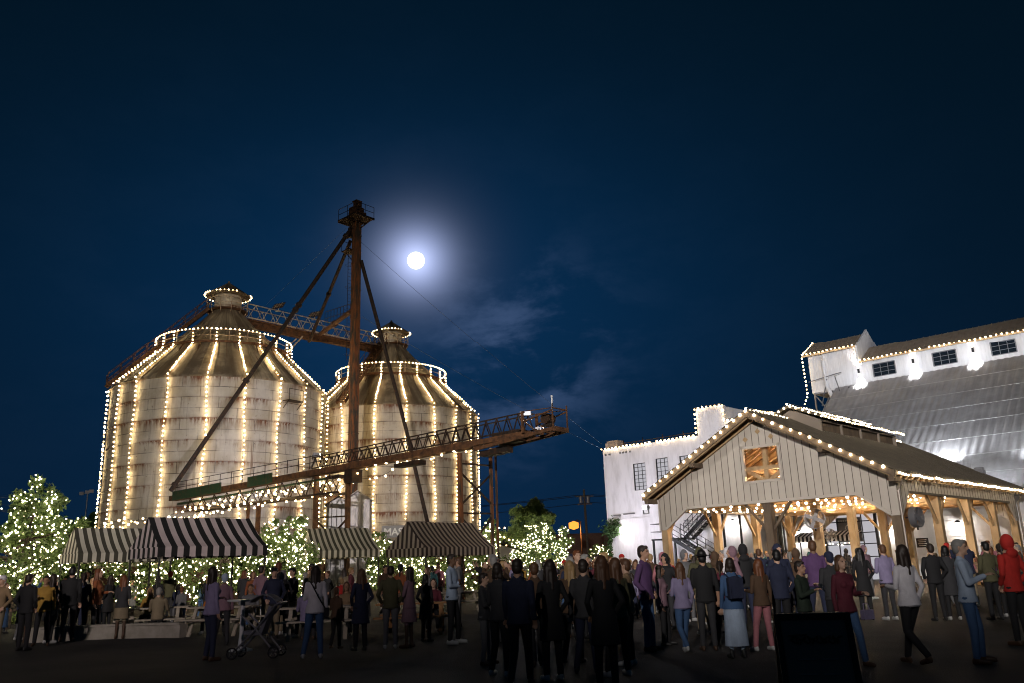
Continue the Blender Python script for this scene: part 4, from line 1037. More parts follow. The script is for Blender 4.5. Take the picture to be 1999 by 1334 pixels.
# two floodlights added behind the barn roof to brighten the corrugated slope
flood(W(1.6, 17.4, 5.9), W(2.2, 21.4, 6.6), 'added white floodlight behind the barn roof lighting the corrugated slope', 1500, radians(115), (.93, .97, 1), .5, .34, post=W(1.6, 17.4, 5.1), group='floodlights')
flood(W(7.5, 18.2, 8.4), W(6.0, 27.0, 10.8), 'second added floodlight on the barn ridge aimed at the corrugated slope', 1300, radians(135), (.90, .95, 1), .5, .34, post=W(6.1, 16.8, 7.9), group='floodlights')
# outdoor stair in front of the white wall
st = thing('outdoor_stair', W(21, 18), 'black steel zigzag stair against the white building, seen under the barn', 'staircase')
SB = 18.2
def stair_flight(b, r, u0, z0, u1, z1, v, w=1.1):
    for vv in (v, v-w): b.beam(W(u0, vv, z0), W(u1, vv, z1), .06, .26)
    n = max(3, int(abs(z1-z0)/.19))
    for k in range(n):
        t = (k+.5)/n; b.beam(W(u0+(u1-u0)*t, v, z0+(z1-z0)*t), W(u0+(u1-u0)*t, v-w, z0+(z1-z0)*t), .24, .03)
    for vv in (v, v-w):
        for h in (.35, .7, 1.05): r.beam(W(u0, vv, z0+h), W(u1, vv, z1+h), .035)
        for k in range(9): t = k/8; u = u0+(u1-u0)*t; z = z0+(z1-z0)*t; r.beam(W(u, vv, z), W(u, vv, z+1.05), .035)
b = MB(); r = MB()
stair_flight(b, r, 21.4, 3.05, 16.2, .05, SB-1.2); stair_flight(b, r, 21.2, 3.05, 18.0, 5.6, SB)
b.box(W(22.2, SB-1.1, 3.05), (2.0, 2.4, .1), rz=rzW); b.box(W(17.3, SB-.6, 5.6), (1.6, 1.3, .1), rz=rzW)
for u, v in ((23.1, SB), (23.1, SB-2.2), (21.3, SB-2.2), (18.0, SB-1.1), (16.7, SB-1.1)): b.beam(W(u, v), W(u, v, 5.6 if u < 19 else 3.1), .12)
for h in (.5, 1.05):
    r.beam(W(23.2, SB-2.3, 3.1+h), W(21.3, SB-2.3, 3.1+h), .035); r.beam(W(23.2, SB-2.3, 3.1+h), W(23.2, SB, 3.1+h), .035)
b.build('stair_steel', black_metal, st); r.build('railing', black_metal, st)
# drain pipes and posts on the low wall
for u, c_, l_ in ((17.2, white_paint, 'white'), (15.0, black_metal, 'dark')):
    b = MB(); b.tube([W(u, 19.85, .05), W(u, 19.85, 4.9)], .07, 8); b.box(W(u, 19.9, 2.0), (.2, .16, .08), rz=rzW); b.box(W(u, 19.9, 4.2), (.2, .16, .08), rz=rzW)
    tag(b.build('drain_pipe', c_, org=W(u, 19.85)), '%s drain pipe running down the white wall behind the barn' % l_, 'pipe')
# small striped stall awning in front of the glazed door

for i, (u, v) in enumerate(((mid, 1.6), (mid, 6.9), (mid, 11.), (2.9, 4.9+2), (8.5, 6.9), (2.9, 13.), (8.5, 13.))):  # first pendant hangs in the window, the others are added to brighten the barn
    zt = 5.15 if i < 3 else 4.35; p = W(u, v, zt)
    r_ = thing('pendant_lamp', p, 'black pendant lamp hanging in the barn, %s' % ['seen through the gable window', 'added second one behind the gable window', 'added third one deep under the ridge', 'added over the near right bay', 'added over the near left bay', 'added over the far right bay', 'added over the far left bay'][i], 'lamp', 'pendant lamps in the barn')
    b = MB(); b.lathe([(.04, zt+.34), (.07, zt+.25), (.17, zt+.06), (.18, zt)], (p.x, p.y), 16); b.tube([p+up*.33, p+up*(1.2 if i < 3 else .6)], .012, 6); b.build('shade', black_metal, r_)
    b = MB(); b.ico(p+up*.07, .06); b.build('bulb', bulb_in, r_, smooth=True)
    l = bpy.data.lights.new('lamp_light', 'POINT'); l.energy = 650 if i < 3 else 420; l.color = (1, .58, .27) if i < 3 else (1, .86, .68); l.shadow_soft_size = .1; o = bpy.data.objects.new('lamp_light', l); COL.objects.link(o); o.parent = r_; o.location = (0, 0, -.12)
pe = W(WB+.1, -.95, 4.1); flood(pe, (-11.5, 27.5, 3.), 'added floodlight on the left eave corner of the barn, aimed at the striped tents', 900, radians(48), (1, .80, .74), .3, .22)  # floodlight added here to brighten the striped tents

flood(W(4.8, 21.7, 7.05), W(4.9, 24.6, 9.3), 'floodlight on the mill roof just behind the barn, glaring up the corrugated slope', 2600, radians(150), (.92, .96, 1), .4, .3, post=W(4.8, 21.6, 6.4), group='floodlights')
flood(W(-.6, 21.2, 6.6), W(-.6, 25., 9.3), 'added second floodlight on the mill roof beyond the right end of the barn', 1500, radians(140), (.92, .96, 1), .4, .3, post=W(-.6, 21.1, 6.0), group='floodlights')  # floodlight added to brighten the right end of the slope

# ================================================================== STRIPED TENTS
def stripe_mat(name, c1, c2, w=.2):
    m = bpy.data.materials.new(name); m.use_nodes = True; t = m.node_tree; n = t.nodes; L = t.links; b = n['Principled BSDF']
    uv = n.new('ShaderNodeUVMap'); uv.uv_map = 'UV'; sx = n.new('ShaderNodeSeparateXYZ'); L.new(uv.outputs[0], sx.inputs[0])
    f = n.new('ShaderNodeMath'); f.operation = 'MULTIPLY'; f.inputs[1].default_value = 1/(2*w); L.new(sx.outputs[0], f.inputs[0])
    fr = n.new('ShaderNodeMath'); fr.operation = 'FRACT'; L.new(f.outputs[0], fr.inputs[0])
    g_ = n.new('ShaderNodeMath'); g_.operation = 'GREATER_THAN'; g_.inputs[1].default_value = .5; L.new(fr.outputs[0], g_.inputs[0])
    no = n.new('ShaderNodeTexNoise'); no.inputs['Scale'].default_value = 3; L.new(uv.outputs[0], no.inputs['Vector'])
    mx = n.new('ShaderNodeMix'); mx.data_type = 'RGBA'; L.new(g_.outputs[0], mx.inputs[0]); mx.inputs[6].default_value = c1+(1,); mx.inputs[7].default_value = c2+(1,)
    m2 = n.new('ShaderNodeMix'); m2.data_type = 'RGBA'; m2.blend_type = 'MULTIPLY'; m2.inputs[0].default_value = .35; L.new(mx.outputs[2], m2.inputs[6]); L.new(no.outputs[0], m2.inputs[7])
    L.new(m2.outputs[2], b.inputs['Base Color']); b.inputs['Roughness'].default_value = .85
    bu = n.new('ShaderNodeBump'); bu.inputs['Strength'].default_value = .6; bu.inputs['Distance'].default_value = .05; L.new(no.outputs[0], bu.inputs['Height']); L.new(bu.outputs[0], b.inputs['Normal'])
    # thin canvas lets some light through
    tr = n.new('ShaderNodeBsdfTranslucent'); L.new(m2.outputs[2], tr.inputs[0]); ms = n.new('ShaderNodeMixShader'); ms.inputs[0].default_value = .22
    L.new(b.outputs[0], ms.inputs[1]); L.new(tr.outputs[0], ms.inputs[2]); L.new(ms.outputs[0], n['Material Output'].inputs[0])
    return m
st_pink = stripe_mat('black_and_pale_stripe_canvas', (.012, .012, .014), (.62, .52, .54))
st_green = stripe_mat('olive_and_cream_stripe_canvas', (.075, .070, .045), (.62, .58, .46), .13)
st_brown = stripe_mat('brown_and_tan_stripe_canvas', (.035, .022, .016), (.36, .30, .23), .13)
st_grey = stripe_mat('dark_and_cream_stripe_canvas', (.07, .065, .05), (.66, .62, .54), .15)
tentpole = mat('tent_pole_metal', (.05, .05, .05), .5, .5)
def tent(x, y, yaw, w, d, zv, hr, m, label, val=.32, rin=None):
    r_ = thing('striped_tent', (x, y, 0), label, 'tent', 'striped market tents'); X = Vector((cos(yaw), sin(yaw), 0)); Yv = Vector((-sin(yaw), cos(yaw), 0)); P = Vector((x, y, 0))
    def L(i, j, z): return P+X*i+Yv*j+up*z
    verts = []; faces = []; uvs = []
    def q(pts, us):
        o = len(verts); verts.extend(pts); faces.append(tuple(range(o, o+len(pts)))); uvs.extend(us)
    ri = 0.08; n = 14; ze = zv+val; sag = .10
    for s in (0, 1):        # two roof slopes, slightly sagging, with scalloped seams
        for k in range(n):
            for h in range(4):
                def pt(a, t):
                    inset = ri*t*0; j = (d/2)*t if s == 0 else d-(d/2)*t
                    sg = sag*sin(pi*t)*(.55+.45*abs(cos(pi*a*3)))
                    return L(ri*t+(w-2*ri*t)*a, j, ze+(hr-ze)*t-sg)
                a0, a1, t0, t1 = k/n, (k+1)/n, h/4, (h+1)/4
                q([pt(a0, t0), pt(a1, t0), pt(a1, t1), pt(a0, t1)], [(a0*w, t0), (a1*w, t0), (a1*w, t1), (a0*w, t1)])
    for e_ in (0, w):       # gable ends, panel bulging a little
        for k in range(8):
            j0, j1 = d*k/8, d*(k+1)/8
            def top(j): tt = min(j, d-j)/(d/2); return ze+(hr-ze)*tt-sag*sin(pi*tt)*.8, tt
            z0, t0 = top(j0); z1, t1 = top(j1); s = 1 if e_ == 0 else -1
            q([L(e_, j0, ze), L(e_, j1, ze), L(e_+s*ri*t1, j1, z1), L(e_+s*ri*t0, j0, z0)], [(j0, 0), (j1, 0), (j1, 1), (j0, 1)])
    corners = [(0, 0), (w, 0), (w, d), (0, d)]; acc = 0
    for (i0, j0), (i1, j1) in zip(corners, corners[1:]+corners[:1]):
        Ls = sqrt((i1-i0)**2+(j1-j0)**2); nn = int(Ls/.13)
        for k in range(nn):
            a0, a1 = k/nn, (k+1)/nn; p0 = (i0+(i1-i0)*a0, j0+(j1-j0)*a0); p1 = (i0+(i1-i0)*a1, j0+(j1-j0)*a1)
            w0 = .012*sin(k*1.9); w1 = .012*sin((k+1)*1.9)
            q([L(p0[0], p0[1], zv+w0), L(p1[0], p1[1], zv+w1), L(p1[0], p1[1], ze), L(p0[0], p0[1], ze)], [(a0*Ls, 0), (a1*Ls, 0), (a1*Ls, .3), (a0*Ls, .3)])
    me = bpy.data.meshes.new('canopy'); me.from_pydata([tuple(v-P) for v in verts], [], faces); uvl = me.uv_layers.new(name='UV')
    for i, u in enumerate(uvs): uvl.data[i].uv = u
    me.materials.append(m); ob = bpy.data.objects.new('canopy', me); COL.objects.link(ob); ob.parent = r_
    for (i, j) in corners:
        b = MB(); i_ = min(max(i, .06), w-.06); j_ = min(max(j, .06), d-.06); b.beam(L(i_, j_, 0), L(i_, j_, ze-.02), .055); b.box(L(i_, j_, .02), (.18, .18, .04), rz=yaw); b.build('pole', tentpole, r_)
    b = MB()
    for (i0, j0), (i1, j1) in zip(corners, corners[1:]+corners[:1]): b.beam(L(min(max(i0, .05), w-.05), min(max(j0, .05), d-.05), ze-.08), L(min(max(i1, .05), w-.05), min(max(j1, .05), d-.05), ze-.08), .04)
    b.beam(L(.1, d/2, hr-.07), L(w-.1, d/2, hr-.07), .05); b.beam(L(w/2, 0.06, ze-.08), L(w/2, d/2, hr-.1), .03); b.beam(L(w/2, d-.06, ze-.08), L(w/2, d/2, hr-.1), .03)
    b.build('frame', tentpole, r_)
    return r_
tent(-11.42, 26.96, .79, 3.78, 2.5, 2.22, 3.54, st_pink, 'nearest striped tent on the left with broad black and pinkish stripes')
tent(-15.45, 29.85, .82, 3.4, 1.9, 2.20, 3.44, st_grey, 'cream and dark striped tent lit by bulbs, just left of the black and pink one')
tent(-20.6, 36.2, .8, 3.2, 2.4, 2.3, 3.75, st_brown, 'dark striped tent half hidden between the lit tree and the cream tent')
tent(-9.30, 38.6, .46, 3.1, 3.6, 2.22, 3.62, st_green, 'olive and cream striped tent in front of the white shed')
tent(-3.68, 33.5, .88, 4.15, 2.32, 2.07, 3.46, st_brown, 'brown and tan striped tent in front of the right silo')

# ================================================================== TREES
leaf_m = mat('oak_leaf_green', (.075, .13, .028), .55, 0, (.14, .20, .05), 2., (.35, .65))
leaf_d = mat('dark_oak_leaf', (.03, .07, .016), .6, 0, (.055, .115, .03), 2., (.35, .65))
bark_m = mat('grey_brown_bark', (.10, .075, .055), .9, 0, (.05, .038, .03), 8, (.4, .6), .5)
def tree(x, y, h, rad, z0, nleaf, nlight, label, lab2=None, m=None, seed=1, rb=.035, lean=(0, 0), group='trees wrapped in fairy lights', ls=.085, top=1.0, ragged=.25):
    rnd = random.Random(seed); m = m or leaf_m; P = Vector((x, y, 0))
    r_ = thing('tree', P, label, 'tree', group)
    cz = (z0+h)/2; rz = (h-z0)/2
    limbs = MB(); tr = [P, P+Vector((.05, .02, z0+.2)), P+Vector((lean[0]*.5, lean[1]*.5, cz)), P+Vector((lean[0], lean[1], h-.4))]
    limbs.tube(tr, .035*h*.7, 8, .03); ends = []
    for k in range(16):
        a = rnd.uniform(0, 2*pi); zz = rnd.uniform(z0-.1, cz+rz*.5); s = P+Vector((0, 0, zz)); rr = rad*rnd.uniform(.6, .95)*sqrt(max(.15, 1-(zz+.4-cz)**2/(rz*1.15)**2))
        e_ = s+Vector((cos(a)*rr, sin(a)*rr, rnd.uniform(.2, .55)*rr+.1)); md = s.lerp(e_, .5)+Vector((rnd.uniform(-.1, .1), rnd.uniform(-.1, .1), -.05)); limbs.tube([s, md, e_], .03*rad, 5, .008, cap=False); ends.append(e_)
    limbs.build('trunk', bark_m, r_)
    # crown: clumps scattered in an uneven ellipsoid
    clumps = []
    for k in range(int(48+rad*22)):
        while True:
            u, v, w = rnd.uniform(-1, 1), rnd.uniform(-1, 1), rnd.uniform(-1, 1); l = u*u+v*v+w*w
            if .18 < l < 1: break
        k2 = (1+rnd.uniform(-ragged, ragged)); c = P+Vector((u*rad*k2+lean[0]*(w+1)/2, v*rad*k2+lean[1]*(w+1)/2, cz+w*rz*k2))
        if w > .2: c.x -= u*rad*(w-.2)*.35*top; c.y -= v*rad*(w-.2)*.35*top
        if c.z < .25: c.z = .25+rnd.random()*.3
        clumps.append((c, rnd.uniform(.16, .36)*rad**.6*.85))
    clumps += [(e_, .25*rad**.5) for e_ in ends]
    vs = []; fs = []
    per = nleaf//len(clumps)
    for c, cr in clumps:
        for _ in range(per):
            d = Vector((rnd.gauss(0, 1), rnd.gauss(0, 1), rnd.gauss(0, .8))); d = d.normalized()*cr*rnd.random()**.4
            p = c+d; n_ = Vector((rnd.gauss(0, 1), rnd.gauss(0, 1), rnd.gauss(.4, 1))).normalized(); t = n_.orthogonal().normalized(); t = Quaternion(n_, rnd.uniform(0, 6.28)) @ t; bt = n_.cross(t)
            s = ls*rnd.uniform(.6, 1.25); o = len(vs)
            vs += [tuple(p-t*s-P), tuple(p+bt*s*.42+n_*s*.1-P), tuple(p+t*s-P), tuple(p-bt*s*.42+n_*s*.1-P)]; fs.append((o, o+1, o+2, o+3))
    me = bpy.data.meshes.new('crown'); me.from_pydata(vs, [], fs); me.materials.append(m); ob = bpy.data.objects.new('crown', me); COL.objects.link(ob); ob.parent = r_
    if nlight:
        camd = Vector((0, 0, 1.5)); pts = []
        for _ in range(nlight):
            c, cr = rnd.choice(clumps); d = Vector((rnd.gauss(0, 1), rnd.gauss(0, 1), rnd.gauss(0, 1))).normalized()*cr*rnd.uniform(.75, 1.05)
            tc_ = (camd-c).normalized()
            if d.dot(tc_) < 0 and rnd.random() < .6: d = d-tc_*2*d.dot(tc_)
            p = c+d
            if p.z < .3: continue
            pts.append(p)
        pts.sort(key=lambda p: (p-camd).length)
        lr = thing('fairy_lights', P, lab2, 'string lights', 'fairy lights in trees')
        me = get_bulb(rb, bulb_fairy)
        for p in pts[:70]: o = bpy.data.objects.new('bulb', me); COL.objects.link(o); o.parent = lr; o.location = p-P
        x_ = MB(); cb = MB()
        for p in pts[70:]: x_.octa(p, rb)
        if pts[70:]: tag(x_.build('bulb', bulb_fairy, lr), kind='stuff')
        cyl = sorted(pts[::3], key=lambda p: p.z)
        for a, c in zip(cyl, cyl[1:]):
            if (a-c).length < rad*.8: cb.tube([a, c], .006, 3, cap=False)
        if cb.v: cb.build('cable', cable_m, lr)
    return r_
pL = at(28, 1100, 31)
tree(pL.x, pL.y, 4.75, 1.9, .5, 17000, 950, 'big leafy tree at the left edge glittering with fairy lights', 'fairy lights wrapped through the big tree at the left edge', seed=11, rb=.03, lean=(.55, 0), ls=.10, ragged=.35, top=.35)
tree(-15.9, 36.5, 3.2, 1.9, .45, 5000, 330, 'low lit tree behind the cream striped tent', 'fairy lights wrapped through the low tree behind the cream tent', seed=12, rb=.032, ls=.1)
tree(-12.6, 36.0, 3.1, 1.9, .45, 5000, 330, 'low lit tree behind the left half of the black and pink tent', 'fairy lights in the low tree behind the left half of the black and pink tent', seed=13, rb=.032, ls=.1)
tree(-9.9, 34.5, 3.1, 1.7, .45, 5000, 300, 'low lit tree behind the right half of the black and pink tent', 'fairy lights in the low tree behind the right half of the black and pink tent', seed=14, rb=.032, ls=.1)
pM = at(556, 1060, 41); 
tree(pM.x, pM.y, 4.1, 1.4, .5, 9000, 600, 'slender lit tree between the black and pink tent and the olive tent', 'fairy lights wrapped through the slender tree between two tents', seed=15, rb=.034, ls=.1, top=.3, ragged=.3)
tree(-5.8, 42.5, 3.0, 1.6, .45, 4000, 230, 'low lit tree behind the olive striped tent', 'fairy lights wrapped through the low tree behind the olive tent', seed=16, rb=.036, ls=.1)
pM = at(744, 1060, 47)
tree(pM.x, pM.y, 3.5, .7, .7, 3500, 110, 'narrow lit tree squeezed between the olive and the brown tents', 'fairy lights wrapped through the narrow tree between olive and brown tents', seed=17, rb=.036, ls=.1)
pM = at(905, 1060, 46)
tree(pM.x, pM.y, 3.1, 2.0, .4, 5000, 260, 'low lit tree behind the right end of the brown tent', 'fairy lights wrapped through the low tree behind the brown tent', seed=18, rb=.038, ls=.1)
pM = at(958, 1060, 52)
tree(pM.x, pM.y, 4.3, .6, 2.2, 1500, 90, 'small lit tree top peeking over the brown tent by the right silo', 'fairy lights in the small tree top over the brown tent', seed=28, rb=.04, ls=.1)
pM = at(1058, 1060, 52)
tree(pM.x, pM.y, 4.0, 1.9, .3, 12000, 1100, 'round tree densely netted with fairy lights, standing alone right of the silos', 'dense fairy lights on the lone round tree right of the silos', seed=19, rb=.029, ls=.11, top=.4, ragged=.3)
pM = at(1036, 1060, 54.8)
tree(pM.x, pM.y, 5.6, 1.6, 1.8, 16000, 0, 'unlit green tree rising behind the netted round tree', m=mat('bright_leaf', (.13, .20, .05), .55, 0, (.20, .28, .08), 2.), seed=20, ls=.12, group='unlit trees', top=.3, ragged=.12)
pM = at(1168, 1080, 85)
tree(pM.x, pM.y, 3.4, 1.3, .4, 2500, 110, 'tiny far lit tree beside the left corner of the white building', 'fairy lights on the tiny far tree by the white building', seed=21, rb=.045, ls=.12)
for i, (px, Y, h, r) in enumerate([(150, 95, 7.6, 3.0), (182, 92, 8.6, 2.6), (128, 98, 6.8, 2.4), (985, 120, 5.5, 4.5)]):
    pM = at(px, 1090, Y)
    tree(pM.x, pM.y, h, r, 1.5, 5000, 0, ['dark far tree behind the cream tent', 'dark far tree beside the foot of the left silo', 'dark far tree right beside the glittering left tree', 'dark far tree behind the cabin roof', 'dark far tree left of the white building'][i], m=leaf_d, seed=30+i, ls=.3, group='dark far trees')
# shrub hanging on the white building
b = MB(); rnd = random.Random(4); vs = []
cr = thing('climbing_shrub', W(30.0, 19.8), 'dark creeper beside the low round lamp on the white building', 'plant')
t_ = MB(); t_.tube([W(29.95, 19.85, 0), W(30.0, 19.85, 2.2), W(29.9, 19.8, 3.6)], .05, 6, .02); t_.build('stem', bark_m, cr)
for k in range(900):
    c = W(29.6+rnd.gauss(0, .42), 19.7+rnd.gauss(0, .12), 4.2+rnd.gauss(0, .33)) if k < 650 else W(30.0+rnd.gauss(0, .12), 19.75, rnd.uniform(1.5, 4))
    n_ = Vector((rnd.gauss(0, 1), rnd.gauss(0, 1), rnd.gauss(0, 1))).normalized(); t = n_.orthogonal(); u_ = n_.cross(t); s = .1
    b.quad(c-t*s, c+u_*s*.5, c+t*s, c-u_*s*.5)
b.build('foliage', leaf_d, cr)

# ================================================================== FESTOONS UNDER THE CONVEYOR AND BY THE SILO
cfg = 'festoons under the conveyor'
names = ['uppermost', 'second', 'third', 'fourth', 'lowest']
def px_string(pxs, Ys, step, label, r=.065, grp=cfg, sag=.35, jit=.05):
    pts = [at(x, y, Y) for (x, y), Y in zip(pxs, Ys)]; cab = []
    for a, c in zip(pts, pts[1:]): cab += catenary(a, c, sag, 8)[(1 if cab else 0):]
    return light_string(spaced(cab, step, jit), label, grp, r, bulb_warm, cable=cab)
px_string([(345, 1000), (470, 965), (600, 950), (740, 905), (900, 878), (935, 868)], [57, 52, 48.5, 44, 40, 39.3], .85, 'festoon strung close under the conveyor trough along its whole length', sag=.25)
px_string([(330, 1010), (420, 985), (520, 960), (620, 938), (700, 935), (790, 900)], [56, 53, 50, 48, 46.5, 43.5], .75, 'festoon dipping below the conveyor beside the white shed', sag=.4)
px_string([(350, 1012), (440, 990), (545, 975), (620, 965), (690, 940)], [55, 52, 49.5, 48, 46.5], .7, 'festoon hanging in front of the lattice girder under the conveyor', sag=.3)
px_string([(338, 1022), (400, 1000), (470, 985), (560, 965)], [54, 52, 51, 49], .6, 'short festoon dipping towards the ridge of the black and pink tent', sag=.25)
px_string([(360, 990), (430, 975), (500, 960), (600, 945)], [56, 54, 52, 49], .62, 'short festoon high under the green conveyor panels', sag=.3)
px_string([(105, 1045), (150, 1030), (205, 1030), (280, 1012), (340, 1005)], [48, 48, 50, 52, 54], .5, 'festoon above the cream tent at the foot of the left silo', sag=.2, grp='festoons above the cream tent')
px_string([(205, 1022), (240, 1012), (290, 1020), (345, 1020)], [50, 50, 50, 52], .42, 'denser festoon above the cream tent at the foot of the left silo', sag=.15, grp='festoons above the cream tent')
px_string([(108, 1040), (145, 1034), (160, 1022)], [42, 42, 42], .4, 'short festoon between the glittering left tree and the cream tent', sag=.1, grp='festoons above the cream tent')
px_string([(945, 1030), (960, 1036), (1000, 1058), (1020, 1070)], [55, 55, 54, 53], .42, 'string sloping from the right silo down to the lone round tree', r=.055, sag=.02, jit=.01, grp='strings by the small cabin')
px_string([(963, 1032), (1015, 1032)], [62, 62], .42, 'level string on the cabin ridge right of the silos', r=.05, sag=.0, jit=.0, grp='strings by the small cabin')
px_string([(965, 1066), (1010, 1066), (1040, 1072)], [54, 54, 53], .38, 'low string on the cabin eave right of the silos', r=.05, sag=.0, jit=.0, grp='strings by the small cabin')
# small cabin right of the silos
cbp = at(992, 1080, 58); cbp.z = 0
cab = thing('market_cabin', cbp, 'small white cabin with dark roof between the right silo and the netted tree', 'cabin'); X = Vector((1, .0, 0)); Y_ = Vector((0, 1, 0))
b = MB(); b.prism([cbp-X*1.7, cbp+X*1.3, cbp+X*1.3+up*2.4, cbp-X*1.7+up*3.4], Y_*3); b.build('wall', white_paint, cab)
b = MB(); b.prism([cbp-X*1.9+Vector((0, -.15, 3.5)), cbp+X*1.6+Vector((0, -.15, 2.35)), cbp+X*1.6+Vector((0, 2.6, 3.5)), cbp-X*1.0+Vector((0, 2.8, 4.05))], up*.1); b.build('roof', roof_brown, cab)
b = MB(); b.prism([cbp+Vector((-1.0, -.03, 0)), cbp+Vector((-.2, -.03, 0)), cbp+Vector((-.2, -.03, 2.0)), cbp+Vector((-1.0, -.03, 2.0))], Y_*.02); b.build('door', darksteel, cab)

# tall thin pole beside the right silo
b = MB(); pa = at(963, 1060, 76); pb = at(958, 876, 76); pa.z = 0; b.tube([pa, Vector((pa.x, pa.y, pb.z))], .10, 8)
for k in range(8): b.tube([pa+up*(1.5+k*1.4), pa+up*(1.56+k*1.4)], .14, 8)
tag(b.build('conduit_pipe', palesteel, org=pa), 'pale vertical pipe hugging the right edge of the right silo', 'pipe')

# ================================================================== SIGN BOARD "MAS"
sp_ = at(764, 1048, 52); sg = thing('letter_sign', (sp_.x, sp_.y, 0), 'grey board with white block letters, half hidden behind the brown tent', 'sign')
b = MB(); b.box((sp_.x+.12, sp_.y+.05, sp_.z+.28), (1.45, .06, .72)); b.build('board', mat('grey_sign_board', (.30, .30, .31), .6), sg)
b = MB()
for s in (-.5, .7): b.beam((sp_.x+s, sp_.y+.1, 0), (sp_.x+s, sp_.y+.1, sp_.z+.5), .08)
b.build('post', darksteel, sg)
def text3d(txt, size, loc, rot, m, parent, ext=.02, align='CENTER', bold=0.):
    cu = bpy.data.curves.new('t', 'FONT'); cu.body = txt; cu.size = size; cu.extrude = ext; cu.align_x = align; cu.offset = bold
    o = bpy.data.objects.new('t', cu); COL.objects.link(o); dg = bpy.context.evaluated_depsgraph_get(); me = bpy.data.meshes.new_from_object(o.evaluated_get(dg)); bpy.data.objects.remove(o)
    me.materials.clear(); me.materials.append(m); ob = bpy.data.objects.new('letters', me); COL.objects.link(ob); ob.rotation_euler = rot
    ob.parent = parent; ob.location = Vector(loc)-worldloc(parent); return ob
text3d('MAS', .62, (sp_.x+.12, sp_.y-.02, sp_.z+.05), (pi/2, 0, 0), mat('white_letter_paint', (.8, .8, .78), .5), sg, .02, bold=.012)

# ================================================================== STREET LAMP, UTILITY POLE, FAR BUILDINGS
lp = at(1120, 1027, 110); r_ = thing('street_lamp', (lp.x+.5, lp.y, 0), 'orange glowing sodium street lamp in the distance left of the white building', 'street lamp')
b = MB(); b.tube([(lp.x+.9, lp.y, 0), (lp.x+.9, lp.y, lp.z+.5), (lp.x+.5, lp.y, lp.z+.65), (lp.x, lp.y, lp.z+.25)], .09, 8); b.build('pole', darksteel, r_)
b = MB(); b.ico(lp, .75, (1, 1, .85)); b.build('lamp_glass', sodium, r_, smooth=True)
b = MB(); b.lathe([(.05, lp.z+.42), (.30, lp.z+.3), (.36, lp.z+.2)], (lp.x, lp.y), 14); b.build('lamp_hood', darksteel, r_)
l = bpy.data.lights.new('lamp_light', 'POINT'); l.energy = 2500; l.color = (1, .40, .10); l.shadow_soft_size = .3; o = bpy.data.objects.new('lamp_light', l); COL.objects.link(o); o.parent = r_; o.location = Vector((-.5, -.3, lp.z-.6))
up_ = at(1140, 962, 100); r_ = thing('utility_pole', (up_.x, up_.y, 0), 'wooden utility pole with crossarm and transformer cans beside the orange lamp', 'utility pole')
b = MB(); b.tube([(up_.x+.1, up_.y, 0), (up_.x, up_.y, up_.z+.3)], .17, 8, .12); b.build('pole', bark_m, r_)
b = MB(); b.beam((up_.x-1.1, up_.y, up_.z-.5), (up_.x+1.1, up_.y, up_.z-.5), .12); b.beam((up_.x-.9, up_.y, up_.z-1.4), (up_.x+.9, up_.y, up_.z-1.4), .12); b.build('crossarm', bark_m, r_)
for dx in (-.45, .42):
    b = MB(); b.tube([(up_.x+dx, up_.y-.2, up_.z-1.3), (up_.x+dx, up_.y-.2, up_.z-.55)], .22, 10); b.build('transformer', grey_metal, r_)
for i, (z, dx) in enumerate(((-.45, -1.0), (-.45, 1.0), (-1.35, .85))):
    b = MB(); a = Vector((up_.x+dx, up_.y, up_.z+z+.1)); b.tube(catenary(a, (up_.x+60, up_.y+6, up_.z+z), 1.2, 14), .03, 4); b.tube(catenary(a, (up_.x-60, up_.y+6, up_.z+z), 1.2, 14), .03, 4)
    tag(b.build('power_line', cable_m, org=a), 'dark overhead power line leaving the utility pole, %s of the three' % ['upper left', 'upper right', 'lower'][i], 'cable', 'power lines')
q = at(1142, 1085, 140); r_ = thing('low_building', (q.x, q.y, 0), 'dark low building with a row of openings far beyond the orange lamp', 'building')
b = MB(); b.box((q.x, q.y+4, 3.1), (9, 8, 6.2)); b.box((q.x, q.y+4, 6.3), (9.4, 8.4, .25)); b.build('wall', mat('dull_brick', (.14, .09, .075), .9, 0, (.09, .06, .05), 4), r_)
for k in range(6):
    b = MB(); b.box((q.x-3.6+k*1.45, q.y-.04, 1.7), (.9, .06, 2.2)); b.build('opening', glass_dark, r_)
q = at(1210, 1090, 170); r_ = thing('low_building', (q.x-30, q.y+20, 0), 'very low dark warehouse on the horizon left of the white building', 'building')
b = MB(); b.prism([(q.x-52, q.y+20, 0), (q.x-22, q.y+20, 0), (q.x-22, q.y+20, 4.6), (q.x-37, q.y+20, 5.6), (q.x-52, q.y+20, 4.6)], (0, 12, 0)); b.build('wall', mat('dull_brick', (.1, .1, .1)), r_)
q = at(171, 966, 90); r_ = thing('area_light_pole', (q.x, q.y, 0), 'unlit sports light on a thin pole left of the left silo', 'light pole')
b = MB(); b.tube([(q.x, q.y, 0), (q.x, q.y, q.z)], .09, 8, .06); b.build('pole', grey_metal, r_)
b = MB(); b.beam((q.x-.7, q.y, q.z), (q.x+.5, q.y, q.z+.3), .1)
for dx in (-.6, 0, .45): b.box((q.x+dx, q.y-.1, q.z+.2+dx*.2), (.42, .2, .34), rz=.3)
b.build('lamp_head', grey_metal, r_)

